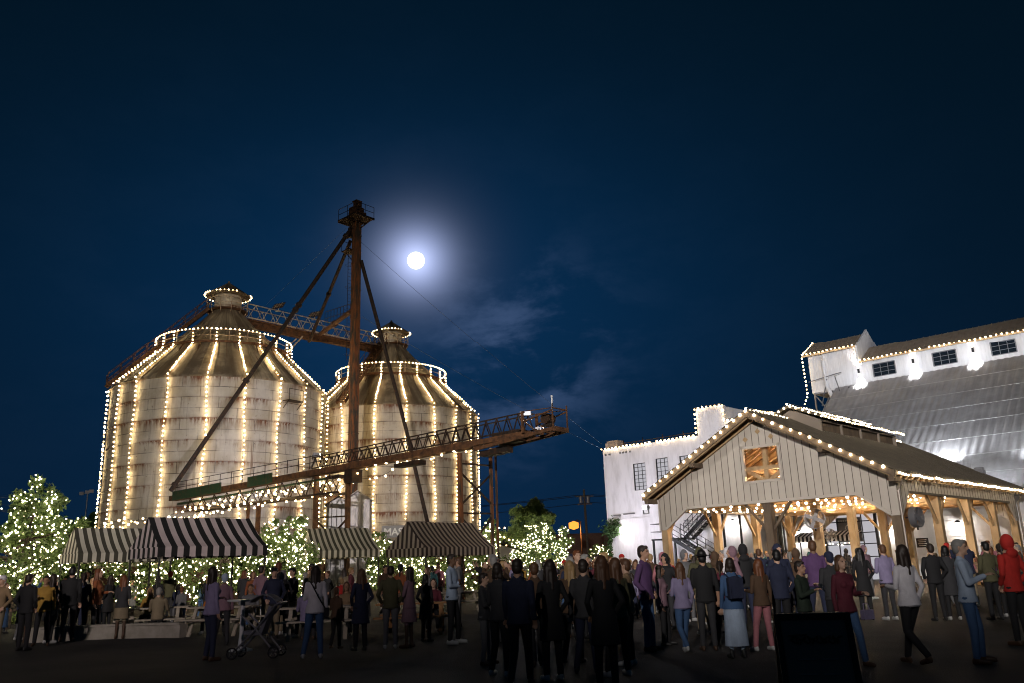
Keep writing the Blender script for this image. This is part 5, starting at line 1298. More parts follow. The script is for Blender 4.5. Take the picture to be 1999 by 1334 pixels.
# ================================================================== FURNITURE ON THE GROUND
wood_w = mat('pale_bench_wood', (.42, .37, .30), .7, 0, (.3, .26, .2), 4, bump=.1)
wood_o = mat('orange_bench_wood', (.40, .20, .07), .7, 0, (.28, .13, .05), 4, bump=.1)
def picnic(x, y, rz, m, label, L=1.9):
    r_ = thing('picnic_table', (x, y, 0), label, 'table', 'picnic tables between the crowd'); P = Vector((x, y, 0)); X = Vector((cos(rz), sin(rz), 0)); Y = Vector((-sin(rz), cos(rz), 0))
    b = MB()
    for k in range(5): b.box(P+Y*(-.3+.15*k)+up*.74, (L, .135, .04), rz=rz)
    b.build('tabletop', m, r_)
    for s in (-1, 1):
        b = MB()
        for k in (0, 1): b.box(P+Y*s*(.62+.15*k)+up*.44, (L, .135, .04), rz=rz)
        b.build('seat', m, r_)
    for s in (-1, 1):
        b = MB(); c = P+X*s*(L/2-.28)
        b.beam(c-Y*.28+up*.72, c-Y*.62, .09, .05); b.beam(c+Y*.28+up*.72, c+Y*.62, .09, .05); b.beam(c-Y*.78+up*.395, c+Y*.78+up*.395, .05, .09); b.beam(c-Y*.34+up*.685, c+Y*.34+up*.685, .05, .08)
        b.build('leg', m, r_)
    return r_
picnic(-10.7, 25.3, .25, wood_w, 'white picnic table at the left, behind the low kerb wall')
picnic(-8.3, 24.2, -.2, wood_w, 'picnic table under the black and pink tent where a man in black sits')
picnic(-5.0, 21.6, .1, wood_w, 'pale picnic table behind the woman with the crossbody bag')
picnic(-2.7, 22.0, .05, wood_o, 'orange brown picnic table left of the man in the pale blue shirt')
picnic(-2.4, 31.0, .8, wood_w, 'far picnic table below the brown striped tent')
b = MB(); n = 14
pts = [Vector((-13.4+4.2*i/n, 23.7+.5*sin(pi*i/n), 0)) for i in range(n+1)]
for a, c in zip(pts, pts[1:]): b.beam(a+up*.17, c+up*.17, .3, .34)
for a, c in zip(pts, pts[1:]): b.beam(a+up*.36, c+up*.36, .38, .05)
tag(b.build('kerb_wall', mat('pale_concrete', (.36, .33, .29), .85, 0, (.26, .24, .2), 3, bump=.2), org=pts[7]), 'low pale curved kerb wall in front of the left picnic table', 'low wall')
hp = onz(470, 1272); r_ = thing('bar_table', hp, 'round white pedestal table beside the pushchair', 'table')
b = MB(); b.lathe([(.0, 1.02), (.33, 1.02), (.34, 1.04), (.33, 1.06), (0, 1.06)], (hp.x, hp.y), 28); b.build('tabletop', mat('white_plastic', (.5, .5, .52), .4), r_)
b = MB(); b.lathe([(.05, 1.02), (.045, .35), (.07, .08), (.24, .03), (.25, .0)], (hp.x, hp.y), 20); b.build('pedestal', mat('white_plastic', (.5, .5, .52)), r_)
# pushchair
pp = onz(503, 1285); r_ = thing('pushchair', pp, 'grey pushchair with crossed legs beside the white pedestal table', 'pushchair')
def PP(x, y, z): return pp+Vector((x, y, z))
gm = mat('pushchair_frame', (.16, .16, .19), .4, .5); fm = mat('pushchair_fabric', (.12, .12, .15), .85)
b = MB()
for s in (-.24, .24):
    b.tube([PP(-.42, s, .12), PP(.02, s, .55), PP(.38, s, .98)], .018, 8); b.tube([PP(.38, s, .12), PP(-.02, s, .58), PP(-.30, s, .82)], .018, 8); b.tube([PP(.38, s, .98), PP(.46, s, 1.02)], .02, 8)
b.tube([PP(.46, -.24, 1.02), PP(.46, .24, 1.02)], .022, 8); b.tube([PP(-.42, -.24, .12), PP(-.42, .24, .12)], .015, 6); b.tube([PP(.38, -.24, .12), PP(.38, .24, .12)], .015, 6); b.build('frame', gm, r_)
b = MB(); b.prism([PP(-.25, -.2, .45), PP(.10, -.2, .42), PP(.30, -.2, .95), PP(.24, -.2, .98), PP(.06, -.2, .50), PP(-.25, -.2, .51)], (0, .4, 0)); b.build('seat', fm, r_)
b = MB()
for k in range(7):
    t0, t1 = radians(20+k*18), radians(38+k*18); c = PP(.12, 0, .86)
    b.prism([c+Vector((cos(t0)*.33, -.21, sin(t0)*.33)), c+Vector((cos(t1)*.33, -.21, sin(t1)*.33)), c+Vector((cos(t1)*.31, -.21, sin(t1)*.31)), c+Vector((cos(t0)*.31, -.21, sin(t0)*.31))], (0, .42, 0))
b.build('hood', fm, r_)
for x in (-.42, .38):
    for s in (-.27, .27):
        b = MB(); n = 18; c = PP(x, s, .11); ring = [c+Vector((cos(2*pi*i/n)*.1, 0, sin(2*pi*i/n)*.1)) for i in range(n+1)]; b.tube(ring, .018, 6, cap=False); b.tube([c-Vector((0, .03, 0)), c+Vector((0, .03, 0))], .025, 8)
        for i in range(0, n, 3): b.beam(c, ring[i], .01)
        b.build('wheel', black_metal, r_)
# A-frame sign in the foreground
sgp = onz(1583, 1352); sa = Vector((2.33, 7.04, 0)); ry = atan2(-.22, .40)
r_ = thing('pavement_sign', sa, 'dark two sided pavement sign standing in the foreground in front of the woman in maroon', 'sign')
X = Vector((cos(-.18), sin(-.18), 0)); Y = Vector((-X.y, X.x, 0))
wd = .27; H_ = 1.10; sprd = .34
frm = mat('black_sign_frame', (.010, .009, .009), .7); pnl = mat('grey_sign_panel', (.17, .145, .13), .8); wdm = mat('brown_sign_wood', (.09, .045, .022), .7)
for s, nm, mm in ((-1, 'front_board', pnl), (1, 'back_board', wdm)):
    b = MB(); t0 = sa+up*H_+Y*s*.02; f0 = sa+Y*s*sprd
    for k in (-1, 1): b.beam(f0+X*k*wd, t0+X*k*wd, .045, .04, up=Y)
    b.beam(f0+up*.0-X*wd+(t0-f0)*.985, f0+X*wd+(t0-f0)*.985, .04, .05); b.beam(f0-X*wd+(t0-f0)*.06, f0+X*wd+(t0-f0)*.06, .04, .05)
    fr_ = b.build(nm, frm if s < 0 else wdm, r_)
    b = MB(); a0 = f0+(t0-f0)*.07; a1 = f0+(t0-f0)*.97; b.prism([a0-X*wd*.93, a0+X*wd*.93, a1+X*wd*.93, a1-X*wd*.93], Y*s*-.012); b.build('panel', mm, fr_)
# the scrawled black headline on the board and faint lines below
dirb = ((sa+up*H_-Y*.02)-(sa-Y*sprd)).normalized(); nb_ = X.cross(dirb).normalized(); nb_ = nb_ if nb_.y < 0 else -nb_
Mr = Matrix((X, dirb, nb_)).transposed().to_euler()
b = MB(); o_ = (sa-Y*sprd)+dirb*.945+nb_*.014; sq = []
for k in range(46): t = k/45; sq.append(o_+X*(-.19+.38*t+.018*sin(k*1.7))+dirb*(.026*sin(k*1.15)+.012*sin(k*2.3)))
b.tube(sq, .007, 5); b.beam(o_-X*.2+dirb*.035, o_-X*.06+dirb*.04, .008, .01, up=dirb); b.build('scrawl', frm, r_)
b = MB()
for k in range(5): 
    for w0, w1 in ((-.15, -.02), (.02, .15)): b.beam((sa-Y*sprd)+dirb*(.80-k*.11)+nb_*.012+X*w0, (sa-Y*sprd)+dirb*(.80-k*.11)+nb_*.012+X*w1, .004, .012, up=dirb)
b.build('faint_lines', mat('faint_print', (.17, .165, .17), .6), r_)
# small black-and-white striped stall in front of the glazed door
sw_m = stripe_mat('black_white_awning', (.02, .02, .02), (.65, .62, .6), .14)
def awning(u0, u1, v, z, label):
    r_ = thing('awning_stall', W((u0+u1)/2, v), label, 'stall', 'striped stalls behind the barn'); P = worldloc(r_)
    me = bpy.data.meshes.new('awning'); a, c = W(u0, v, z), W(u1, v, z); d_ = up*-.34; bk = sV*.9+up*.3; vs = [a+d_, c+d_, c, a, c+bk, a+bk]
    me.from_pydata([tuple(p-P) for p in vs], [], [(0, 1, 2, 3), (3, 2, 4, 5)]); uvl = me.uv_layers.new(name='UV'); Ls = abs(u1-u0)
    for i, u in enumerate([(0, 0), (Ls, 0), (Ls, 1), (0, 1), (0, 0), (Ls, 0), (Ls, 1), (0, 1)]): uvl.data[i].uv = u
    me.materials.append(sw_m); o = bpy.data.objects.new('awning', me); COL.objects.link(o); o.parent = r_
    b = MB()
    for u in (u0, u1): b.beam(W(u, v+.05), W(u, v+.05, z), .05); b.beam(W(u, v+.9), W(u, v+.9, z+.3), .05)
    b.build('frame', black_metal, r_)
    b = MB(); b.prism([W(u0, v+.2, 0), W(u1, v+.2, 0), W(u1, v+.2, 1.0), W(u0, v+.2, 1.0)], sV*.6); b.build('counter', wood_w, r_)
awning(13.4, 12.2, 17.9, 2.75, 'short black and white awning left of the glazed door'); awning(11.9, 9.2, 17.9, 2.75, 'long black and white striped awning in front of the glazed door')
light_string(spaced([W(12, 17.8, 2.2), W(9.2, 17.8, 2.2)], .25, .06), 'string of bulbs under the long striped awning', 'strings inside the barn', .035, bulb_in, cable=[W(12, 17.8, 2.2), W(9.2, 17.8, 2.2)])
# small price board on the corner post
b = MB(); q = W(.9, 4.6, 1.95); b.box(q, (.5, .04, .4), rz=rzW); r_ = thing('price_board', q, 'small dark notice board on an inner barn post at the right', 'sign'); b.build('board', black_metal, r_)
b = MB(); [b.box(q-sV*.025+up*(.12-.08*k), (.36-.05*(k % 2), .01, .025), rz=rzW) for k in range(4)]; b.build('chalk_lines', mat('chalk', (.5, .5, .5)), r_)

# ================================================================== PEOPLE
class Body:
    """closed primitives, fused into one continuous skin by a voxel remesh, then coloured by nearest primitive"""
    def __init__(s): s.m = MB(); s.pr = []
    def cap(s, a, b, ra, rb, mt, sq=1.0, sqd=None, n=12):
        a = Vector(a); b = Vector(b); d = (b-a); L = d.length; d = d.normalized() if L > 1e-6 else Vector((0, 0, 1))
        u = sqd if sqd is not None else (Vector((0, 1, 0)) if abs(d.y) < .9 else Vector((1, 0, 0)))
        x = d.cross(u).normalized(); y = x.cross(d)
        rings = []
        for t in (-1., -.87, -.5, 0.): rings.append((a+d*ra*t, ra*sqrt(max(0.0004, 1-t*t))))
        for t in (0., .5, .87, 1.): rings.append((b+d*rb*t, rb*sqrt(max(0.0004, 1-t*t))))
        s.rings([(c, r, r*sq) for c, r in rings], x, y, n); s.pr.append(('c', np.array(a), np.array(b), ra, rb, mt))
    def rings(s, rs, x, y, n=16):
        o = len(s.m.v)
        for c, rx, ry in rs:
            for j in range(n): s.m.v.append(tuple(c+x*(rx*cos(2*pi*j/n))+y*(ry*sin(2*pi*j/n))))
        for i in range(len(rs)-1):
            for j in range(n): s.m.f.append((o+i*n+j, o+i*n+(j+1) % n, o+(i+1)*n+(j+1) % n, o+(i+1)*n+j)); s.m.mi.append(0)
        s.m.f.append(tuple(o+j for j in range(n))[::-1]); s.m.mi.append(0); k = (len(rs)-1)*n; s.m.f.append(tuple(o+k+j for j in range(n))); s.m.mi.append(0)
    def loft(s, rows, mt, n=20):
        rows = sorted(rows); s.rings([(Vector((r[4] if len(r) > 4 else 0, r[3], r[0])), r[1], r[2]) for r in rows], Vector((1, 0, 0)), Vector((0, 1, 0)), n)
        s.pr.append(('l', np.array([(r[0], r[1], r[2], r[3], r[4] if len(r) > 4 else 0) for r in rows]), mt))
    def ell(s, c, r, mt, n=14):
        c = Vector(c); rs = []
        for i in range(9):
            t = -pi/2+pi*i/8; t = max(min(t, pi/2-.02), -pi/2+.02); rs.append((c+Vector((0, 0, r[2]*sin(t))), r[0]*cos(t), r[1]*cos(t)))
        s.rings(rs, Vector((1, 0, 0)), Vector((0, 1, 0)), n); s.pr.append(('e', np.array(c), np.array(r), mt))
    def bake(s, name, mats, vox, smooth=2):
        me = s.m.mesh('tmp', []); o = bpy.data.objects.new('tmp', me); COL.objects.link(o)
        r = o.modifiers.new('r', 'REMESH'); r.mode = 'VOXEL'; r.voxel_size = vox; r.use_smooth_shade = True
        q = o.modifiers.new('s', 'SMOOTH'); q.factor = .5; q.iterations = smooth
        dg = bpy.context.evaluated_depsgraph_get(); dg.update(); me2 = bpy.data.meshes.new_from_object(o.evaluated_get(dg)); bpy.data.objects.remove(o); bpy.data.meshes.remove(me)
        me2.name = name; me2.materials.clear()
        for m in mats: me2.materials.append(m)
        n = len(me2.polygons); ce = np.empty(n*3); me2.polygons.foreach_get('center', ce); ce = ce.reshape(-1, 3)
        best = np.full(n, 1e9); mi = np.zeros(n, int)
        for p in s.pr:
            if p[0] == 'c':
                a, b, ra, rb, mt = p[1:]; ab = b-a; t = np.clip(((ce-a)@ab)/max(ab@ab, 1e-9), 0, 1); d = np.linalg.norm(ce-a-t[:, None]*ab, axis=1)-(ra+(rb-ra)*t)
            elif p[0] == 'l':
                R, mt = p[1:]; z = ce[:, 2]; rx = np.interp(z, R[:, 0], R[:, 1]); ry = np.interp(z, R[:, 0], R[:, 2]); yo = np.interp(z, R[:, 0], R[:, 3]); xo = np.interp(z, R[:, 0], R[:, 4])
                d = (np.sqrt(((ce[:, 0]-xo)/rx)**2+((ce[:, 1]-yo)/ry)**2)-1)*np.minimum(rx, ry)+np.maximum(0, R[0, 0]-z)*1.5+np.maximum(0, z-R[-1, 0])*1.5
            else:
                c, r, mt = p[1:]; q = (ce-c)/r; d = (np.linalg.norm(q, axis=1)-1)*min(r)
            k = d < best-1e-4 if p[0] != 'l' else d < best
            best = np.where(k, d, best); mi = np.where(k, mt, mi)
        me2.polygons.foreach_set('material_index', mi.astype(np.int32)); me2.polygons.foreach_set('use_smooth', [True]*n); me2.update(); return me2

SKIN, TOP, LEG, SHOE = 0, 1, 2, 3
def person_mesh(key, legs='stand', arms=('hang', 'hang'), fem=False, coat=None, skirt=None, seat=False, sleeve=1.0, hood=False, turn=0., vox=.0105, bare_leg=False):
    B = Body(); dz = -.44 if seat else 0.
    sh = .165 if fem else .19; wr = .125 if fem else .15; hr_ = .165 if fem else .158
    # head and neck; faces -Y
    hz = 1.635+dz; V = Vector
    def R(p): # head turn
        p = V(p); return V((p.x*cos(turn)-p.y*sin(turn), p.x*sin(turn)+p.y*cos(turn), p.z))
    B.ell((0, .008, hz+.012), (.073, .092, .108), SKIN); c = R((0, -.030, -.052)); B.ell((c.x, c.y, hz+c.z), (.055, .058, .062), SKIN)
    for p, q, ra, rb in (((0, -.086, .02), (0, -.102, -.018), .010, .015), ((-.022, -.082, -.048), (.022, -.082, -.048), .011, .011), ((-.045, -.074, .034), (.045, -.074, .034), .013, .013), ((0, -.078, -.090), (0, -.07, -.095), .018, .016)):
        a, b_ = R(p), R(q); B.cap((a.x, a.y, hz+a.z), (b_.x, b_.y, hz+b_.z), ra, rb, SKIN, n=8)
    for s in (-1, 1):
        a = R((s*.074, .008, .012)); b_ = R((s*.076, .012, -.022)); B.cap((a.x, a.y, hz+a.z), (b_.x, b_.y, hz+b_.z), .014, .010, SKIN, n=8)
    B.cap((0, .022, 1.44+dz), (0, .008, 1.58+dz), .060, .054, SKIN)
    # torso
    hem = coat if coat else .86
    rows = [(1.475+dz, .066, .062, .015), (1.44+dz, sh*.82, .085, .012), (1.40+dz, sh+.008, .105, .008), (1.28+dz, sh-.005, .122 if not fem else .125, -.004 if not fem else -.012), (1.16+dz, wr+.018, .112, .0), (1.06+dz, wr+.012, .11, 0), (.95+dz, hr_+.012, .122, .004)]
    if seat: rows.append((.90+dz, hr_+.018, .14, .01))
    else:
        if hem < .9: rows.append((hem, hr_+.030+(.86-hem)*.08, .140+(.86-hem)*.08, .006))
        rows.append((min(hem, .86)-.004, hr_+.02, .128, .006))
    B.loft(rows, TOP)
    B.loft([(.98+dz, hr_-.015, .10, .006), (.90+dz, hr_, .118, .01), (.83+dz if not seat else .86+dz, hr_-.03, .10, .01)], LEG)
    if fem: 
        for s in (-1, 1): B.ell((s*.072, -.088, 1.285+dz), (.062, .052, .06), TOP)
    if hood: B.ell((0, .03, hz+.01), (.105, .108, .145), TOP); B.ell((0, .09, 1.47+dz), (.12, .06, .08), TOP)
    else: B.cap((-.04, .03, 1.468+dz), (.04, .03, 1.468+dz), .05, .05, TOP)
    # legs
    hp = .088
    if seat: L_ = [((-.10, -.40, .50), (-.11, -.40, .09)), ((.12, -.42, .50), (.14, -.30, .09))]
    elif legs == 'walk': L_ = [((-.09, -.17, .50), (-.085, -.27, .09)), ((.09, -.02, .49), (.085, .30, .15))]
    elif legs == 'shift': L_ = [((-.11, -.01, .49), (-.13, .01, .085)), ((.13, -.07, .49), (.20, -.05, .085))]
    else: L_ = [((-.10, -.015, .49), (-.105, .01, .085)), ((.10, -.015, .49), (.11, -.01, .085))]
    for s, (k, a) in zip((-1, 1), L_):
        h = V((s*hp, .01, .90+dz)); k = V(k); a = V(a); lm = LEG
        if skirt and not seat:
            B.cap(h, k, .078, .052, SKIN if bare_leg else LEG); B.cap(k, a, .052, .036, SKIN if bare_leg else SHOE)
        else:
            B.cap(h, k, .090 if not fem else .092, .063, lm); B.cap(k, a+V((0, 0, .02)), .062, .050, lm)
        toe = V((s*.02, -.15, -.045)) if not (legs == 'walk' and s > 0) else V((0, -.14, -.09))
        B.cap(a+V((0, .03, -.03)), a+toe, .044, .036, SHOE, .8); B.cap(a+V((0, .045, -.055)), a+toe+V((0, -.01, -.012)), .030, .028, SHOE, .8); B.cap(a+V((0, 0, .03)), a+V((0, 0, -.02)), .042, .044, SHOE)
    if skirt and not seat: B.loft([(.98, hr_+.0, .11, 0), (.86, hr_+.02, .135, .0), (skirt+.03, hr_+.05, .17, 0), (skirt, hr_+.055, .175, 0)], LEG)
    # arms
    for s, kind in zip((-1, 1), arms):
        S = V((s*(sh-.012), .01, 1.40+dz))
        if kind == 'hang': E_ = S+V((s*.055, .02, -.28)); Wt = E_+V((s*.015, -.05, -.25))
        elif kind == 'swing': E_ = S+V((s*.04, -.10*s, -.27)); Wt = E_+V((s*.0, -.13, -.21))
        elif kind == 'pocket': E_ = S+V((s*.10, .06, -.26)); Wt = E_+V((-s*.08, -.14, -.17))
        elif kind == 'phone': E_ = S+V((s*.04, -.06, -.27)); Wt = E_+V((-s*.09, -.22, .10))
        elif kind == 'cup': E_ = S+V((s*.05, -.02, -.28)); Wt = E_+V((-s*.05, -.24, .03))
        elif kind == 'cross': E_ = S+V((s*.05, -.05, -.27)); Wt = E_+V((-s*.22, -.13, .03+.03*s))
        elif kind == 'up': E_ = S+V((s*.10, -.18, -.10)); Wt = E_+V((-s*.04, -.16, .20))
        elif kind == 'table': E_ = S+V((s*.06, -.12, -.25)); Wt = E_+V((-s*.06, -.23, -.03))
        r0 = .054 if not fem else .047
        B.cap(S, E_, r0+.006, r0-.008, TOP)
        cf = E_.lerp(Wt, .90 if sleeve >= 1 else .25)
        if sleeve < 1: B.cap(E_, Wt, .040, .027, SKIN)
        B.cap(E_, cf, r0-.008, .041 if not fem else .036, TOP)
        d = (Wt-E_).normalized(); B.cap(E_.lerp(Wt, .8), Wt, .029, .025, SKIN)
        # palm, five fingers of different lengths, thumb from the side of the palm
        inw = V((-s, 0, 0)); side = d.cross(V((0, 1, 0)) if abs(d.y) < .8 else V((0, 0, 1))).normalized(); nrm_ = side.cross(d).normalized()
        if nrm_.dot(inw) < 0: nrm_ = -nrm_
        pe_ = Wt+d*.085
        for o_ in (-.022, 0, .022): B.cap(Wt+side*o_*.7+d*.015, pe_+side*o_-d*.01, .017, .016, SKIN, n=8)
        for i_, (o_, ln) in enumerate(((-.031, .060), (-.0105, .074), (.0105, .070), (.031, .052))):
            a = pe_+side*o_; m_ = a+(d*.75+nrm_*.45).normalized()*ln*.55; e_ = m_+(d*.35+nrm_*.9).normalized()*ln*.5
            B.cap(a-d*.01, m_, .0105, .0100, SKIN, n=7); B.cap(m_, e_, .0100, .0088, SKIN, n=7)
        ts = -1 if (V((0, -1, 0)).dot(side) < 0) else 1
        a = Wt+d*.028+side*ts*.026; m_ = a+(side*ts*.8+d*.7+nrm_*.3).normalized()*.042; B.cap(a, m_, .0130, .0115, SKIN, n=8); B.cap(m_, m_+(d*.9+nrm_*.45).normalized()*.034, .0112, .0095, SKIN, n=7)
    skin0 = mat('skin_tan', (.42, .24, .16), .55); d0 = mat('cloth_black', (.010, .010, .012), .85)
    return B.bake(key, [skin0, d0, d0, d0], vox, 1)
def hair_mesh(kind, dz=0., turn=0.):
    B = Body(); hz = 1.635+dz
    B.ell((0, .022, hz+.036), (.084, .093, .098), 0); B.ell((0, .045, hz-.01), (.078, .066, .09), 0)
    if kind == 'short': B.ell((0, -.045, hz+.088), (.05, .045, .035), 0)
    if kind == 'long':
        for s in (-1, 0, 1): B.cap((s*.055, .055-.02*abs(s), hz), (s*.065, .085-.02*abs(s), 1.32+dz), .048, .036, 0)
        for s in (-1, 1): B.cap((s*.074, -.005, hz+.03), (s*.088, -.01, 1.40+dz), .026, .022, 0)
    if kind == 'bob':
        for s in (-1, 0, 1): B.cap((s*.05, .05-.03*abs(s), hz), (s*.06, .055-.03*abs(s), 1.53+dz), .045, .045, 0)
    if kind == 'bun': B.ell((0, .09, hz+.10), (.045, .045, .045), 0)
    if kind == 'tail': B.cap((0, .11, hz+.03), (0, .13, hz-.22), .032, .018, 0)
    if kind == 'cap':
        B.ell((0, .01, hz+.055), (.092, .102, .082), 0); B.cap((-.045, -.10, hz+.045), (.045, -.10, hz+.045), .030, .030, 0, .3, V3Z)
    if kind == 'hat': B.ell((0, .01, hz+.07), (.088, .1, .095), 0); B.loft([(hz+.035, .17, .18, .01), (hz+.05, .165, .175, .01)], 0)
    return B.bake('hair_'+kind, [mat('hair_brown', (.035, .018, .010), .6)], .012, 1)
V3Z = Vector((0, 0, 1))
PM = {
 'man': person_mesh('man_standing', 'stand', ('pocket', 'pocket')),
 'man_phone': person_mesh('man_with_phone', 'shift', ('phone', 'hang')),
 'man_cross': person_mesh('man_arms_crossed', 'shift', ('cross', 'cross')),
 'man_walk': person_mesh('man_walking', 'walk', ('swing', 'swing')),
 'man_tee': person_mesh('man_short_sleeves', 'stand', ('hang', 'cup'), sleeve=.5),
 'woman': person_mesh('woman_standing', 'shift', ('hang', 'cup'), fem=True),
 'woman_coat': person_mesh('woman_in_coat', 'stand', ('pocket', 'pocket'), fem=True, coat=.58),
 'woman_walk': person_mesh('woman_walking', 'walk', ('swing', 'cup'), fem=True),
 'woman_skirt': person_mesh('woman_in_skirt', 'stand', ('phone', 'hang'), fem=True, skirt=.22),
 'woman_dress': person_mesh('woman_in_short_skirt', 'stand', ('cross', 'cross'), fem=True, skirt=.55),
 'hood': person_mesh('person_in_hood', 'stand', ('pocket', 'pocket'), hood=True),
 'photo': person_mesh('person_taking_photo', 'stand', ('up', 'up')),
 'sit': person_mesh('person_seated', 'sit', ('table', 'table'), seat=True),
 'sit_w': person_mesh('woman_seated', 'sit', ('table', 'table'), seat=True, fem=True),
}
HM = {}
def get_hair(kind, seat):
    k = (kind, seat)
    if k not in HM: HM[k] = hair_mesh(kind, -.44 if seat else 0.)
    return HM[k]
eye_b = MB()
for s in (-1, 1): eye_b.ico((s*.030, -.0805, 1.652), .0105)
EYE = eye_b.mesh('eyes', mat('eye_dark', (.03, .02, .015), .25), smooth=True)
CL = {}
def cloth(name, c, c2=None):
    if name not in CL: CL[name] = mat('cloth_'+name.replace(' ', '_'), c, .85, 0, c2 or tuple(v*.62 for v in c), 4., (.3, .7), .9, 9, stretch=(1, 1, .6))
    return CL[name]
for n_, c_ in {'black': (.012, .012, .014), 'charcoal': (.035, .035, .04), 'navy': (.018, .024, .06), 'dark green': (.02, .035, .022), 'maroon': (.13, .018, .035), 'red': (.55, .025, .018), 'rust': (.30, .09, .03), 'tan': (.30, .20, .11), 'cream': (.50, .45, .36), 'white': (.80, .77, .82), 'pale blue': (.44, .54, .70), 'denim blue': (.06, .13, .28), 'lavender': (.28, .24, .40), 'mauve': (.26, .15, .19), 'purple': (.11, .05, .15), 'grey': (.16, .16, .17), 'pink': (.45, .17, .20), 'mustard': (.42, .24, .04), 'orange': (.5, .16, .02), 'teal': (.04, .13, .14), 'olive': (.09, .085, .04), 'brown': (.10, .055, .03), 'khaki': (.24, .19, .12)}.items(): cloth(n_, c_)
skins = [mat('skin_fair', (.50, .31, .22), .55), mat('skin_tan', (.42, .24, .16), .55), mat('skin_olive', (.33, .19, .115), .55), mat('skin_brown', (.16, .085, .05), .55)]
hairs = {'dark brown': mat('hair_dark', (.022, .013, .009), .55), 'black': mat('hair_black', (.008, .007, .007), .5), 'chestnut': mat('hair_chestnut', (.09, .04, .018), .55), 'blond': mat('hair_blond', (.30, .19, .08), .55), 'grey': mat('hair_grey', (.22, .21, .20), .6), 'auburn': mat('hair_auburn', (.14, .045, .015), .55)}
shoes = [mat('shoe_black', (.012, .012, .012), .5), mat('shoe_white', (.45, .45, .45), .5), mat('shoe_brown', (.07, .035, .018), .5)]
used_labels = set()
def person(x, y, yaw, kind, top, leg, hk, hc, label, scale=1., skin=0, shoe=0, near=False, z=0., group=None):
    me = PM[kind]; seat = kind.startswith('sit')
    assert label not in used_labels, label
    used_labels.add(label)
    r_ = bpy.data.objects.new('person', me); COL.objects.link(r_); r_.location = (x, y, z); r_.rotation_euler = (0, 0, yaw); r_.scale = (scale,)*3
    for i, m in enumerate((skins[skin % 4], CL[top], CL[leg], shoes[shoe % 3])):
        r_.material_slots[i].link = 'OBJECT'; r_.material_slots[i].material = m
    tag(r_, label, 'person', group or 'people in the evening crowd')
    if hk and kind != 'hood':
        h = bpy.data.objects.new('hair' if hk not in ('cap', 'hat') else hk, get_hair(hk, seat)); COL.objects.link(h); h.parent = r_
        h.material_slots[0].link = 'OBJECT'; h.material_slots[0].material = hairs[hc] if hc in hairs else CL[hc]
    if near:
        e = bpy.data.objects.new('eyes', EYE); COL.objects.link(e); e.parent = r_
        if seat: e.location = (0, 0, -.44)
    return r_
occupied = []
def facing(deg): return radians(deg)   # 0 = towards the camera, 90 = to the photo's right, 180 = away
def near_person(px, fy, hy, face, kind, top, leg, hk, hc, label, **k):
    p = onz(px, fy); zt = at(px, hy, p.y).z; sc = max(.60, min(1.12, zt/1.755)) if not kind.startswith('sit') else 1.0
    occupied.append((p.x, p.y, .34)); return person(p.x, p.y, facing(face), kind, top, leg, hk, hc, label, scale=sc, near=True, **k)
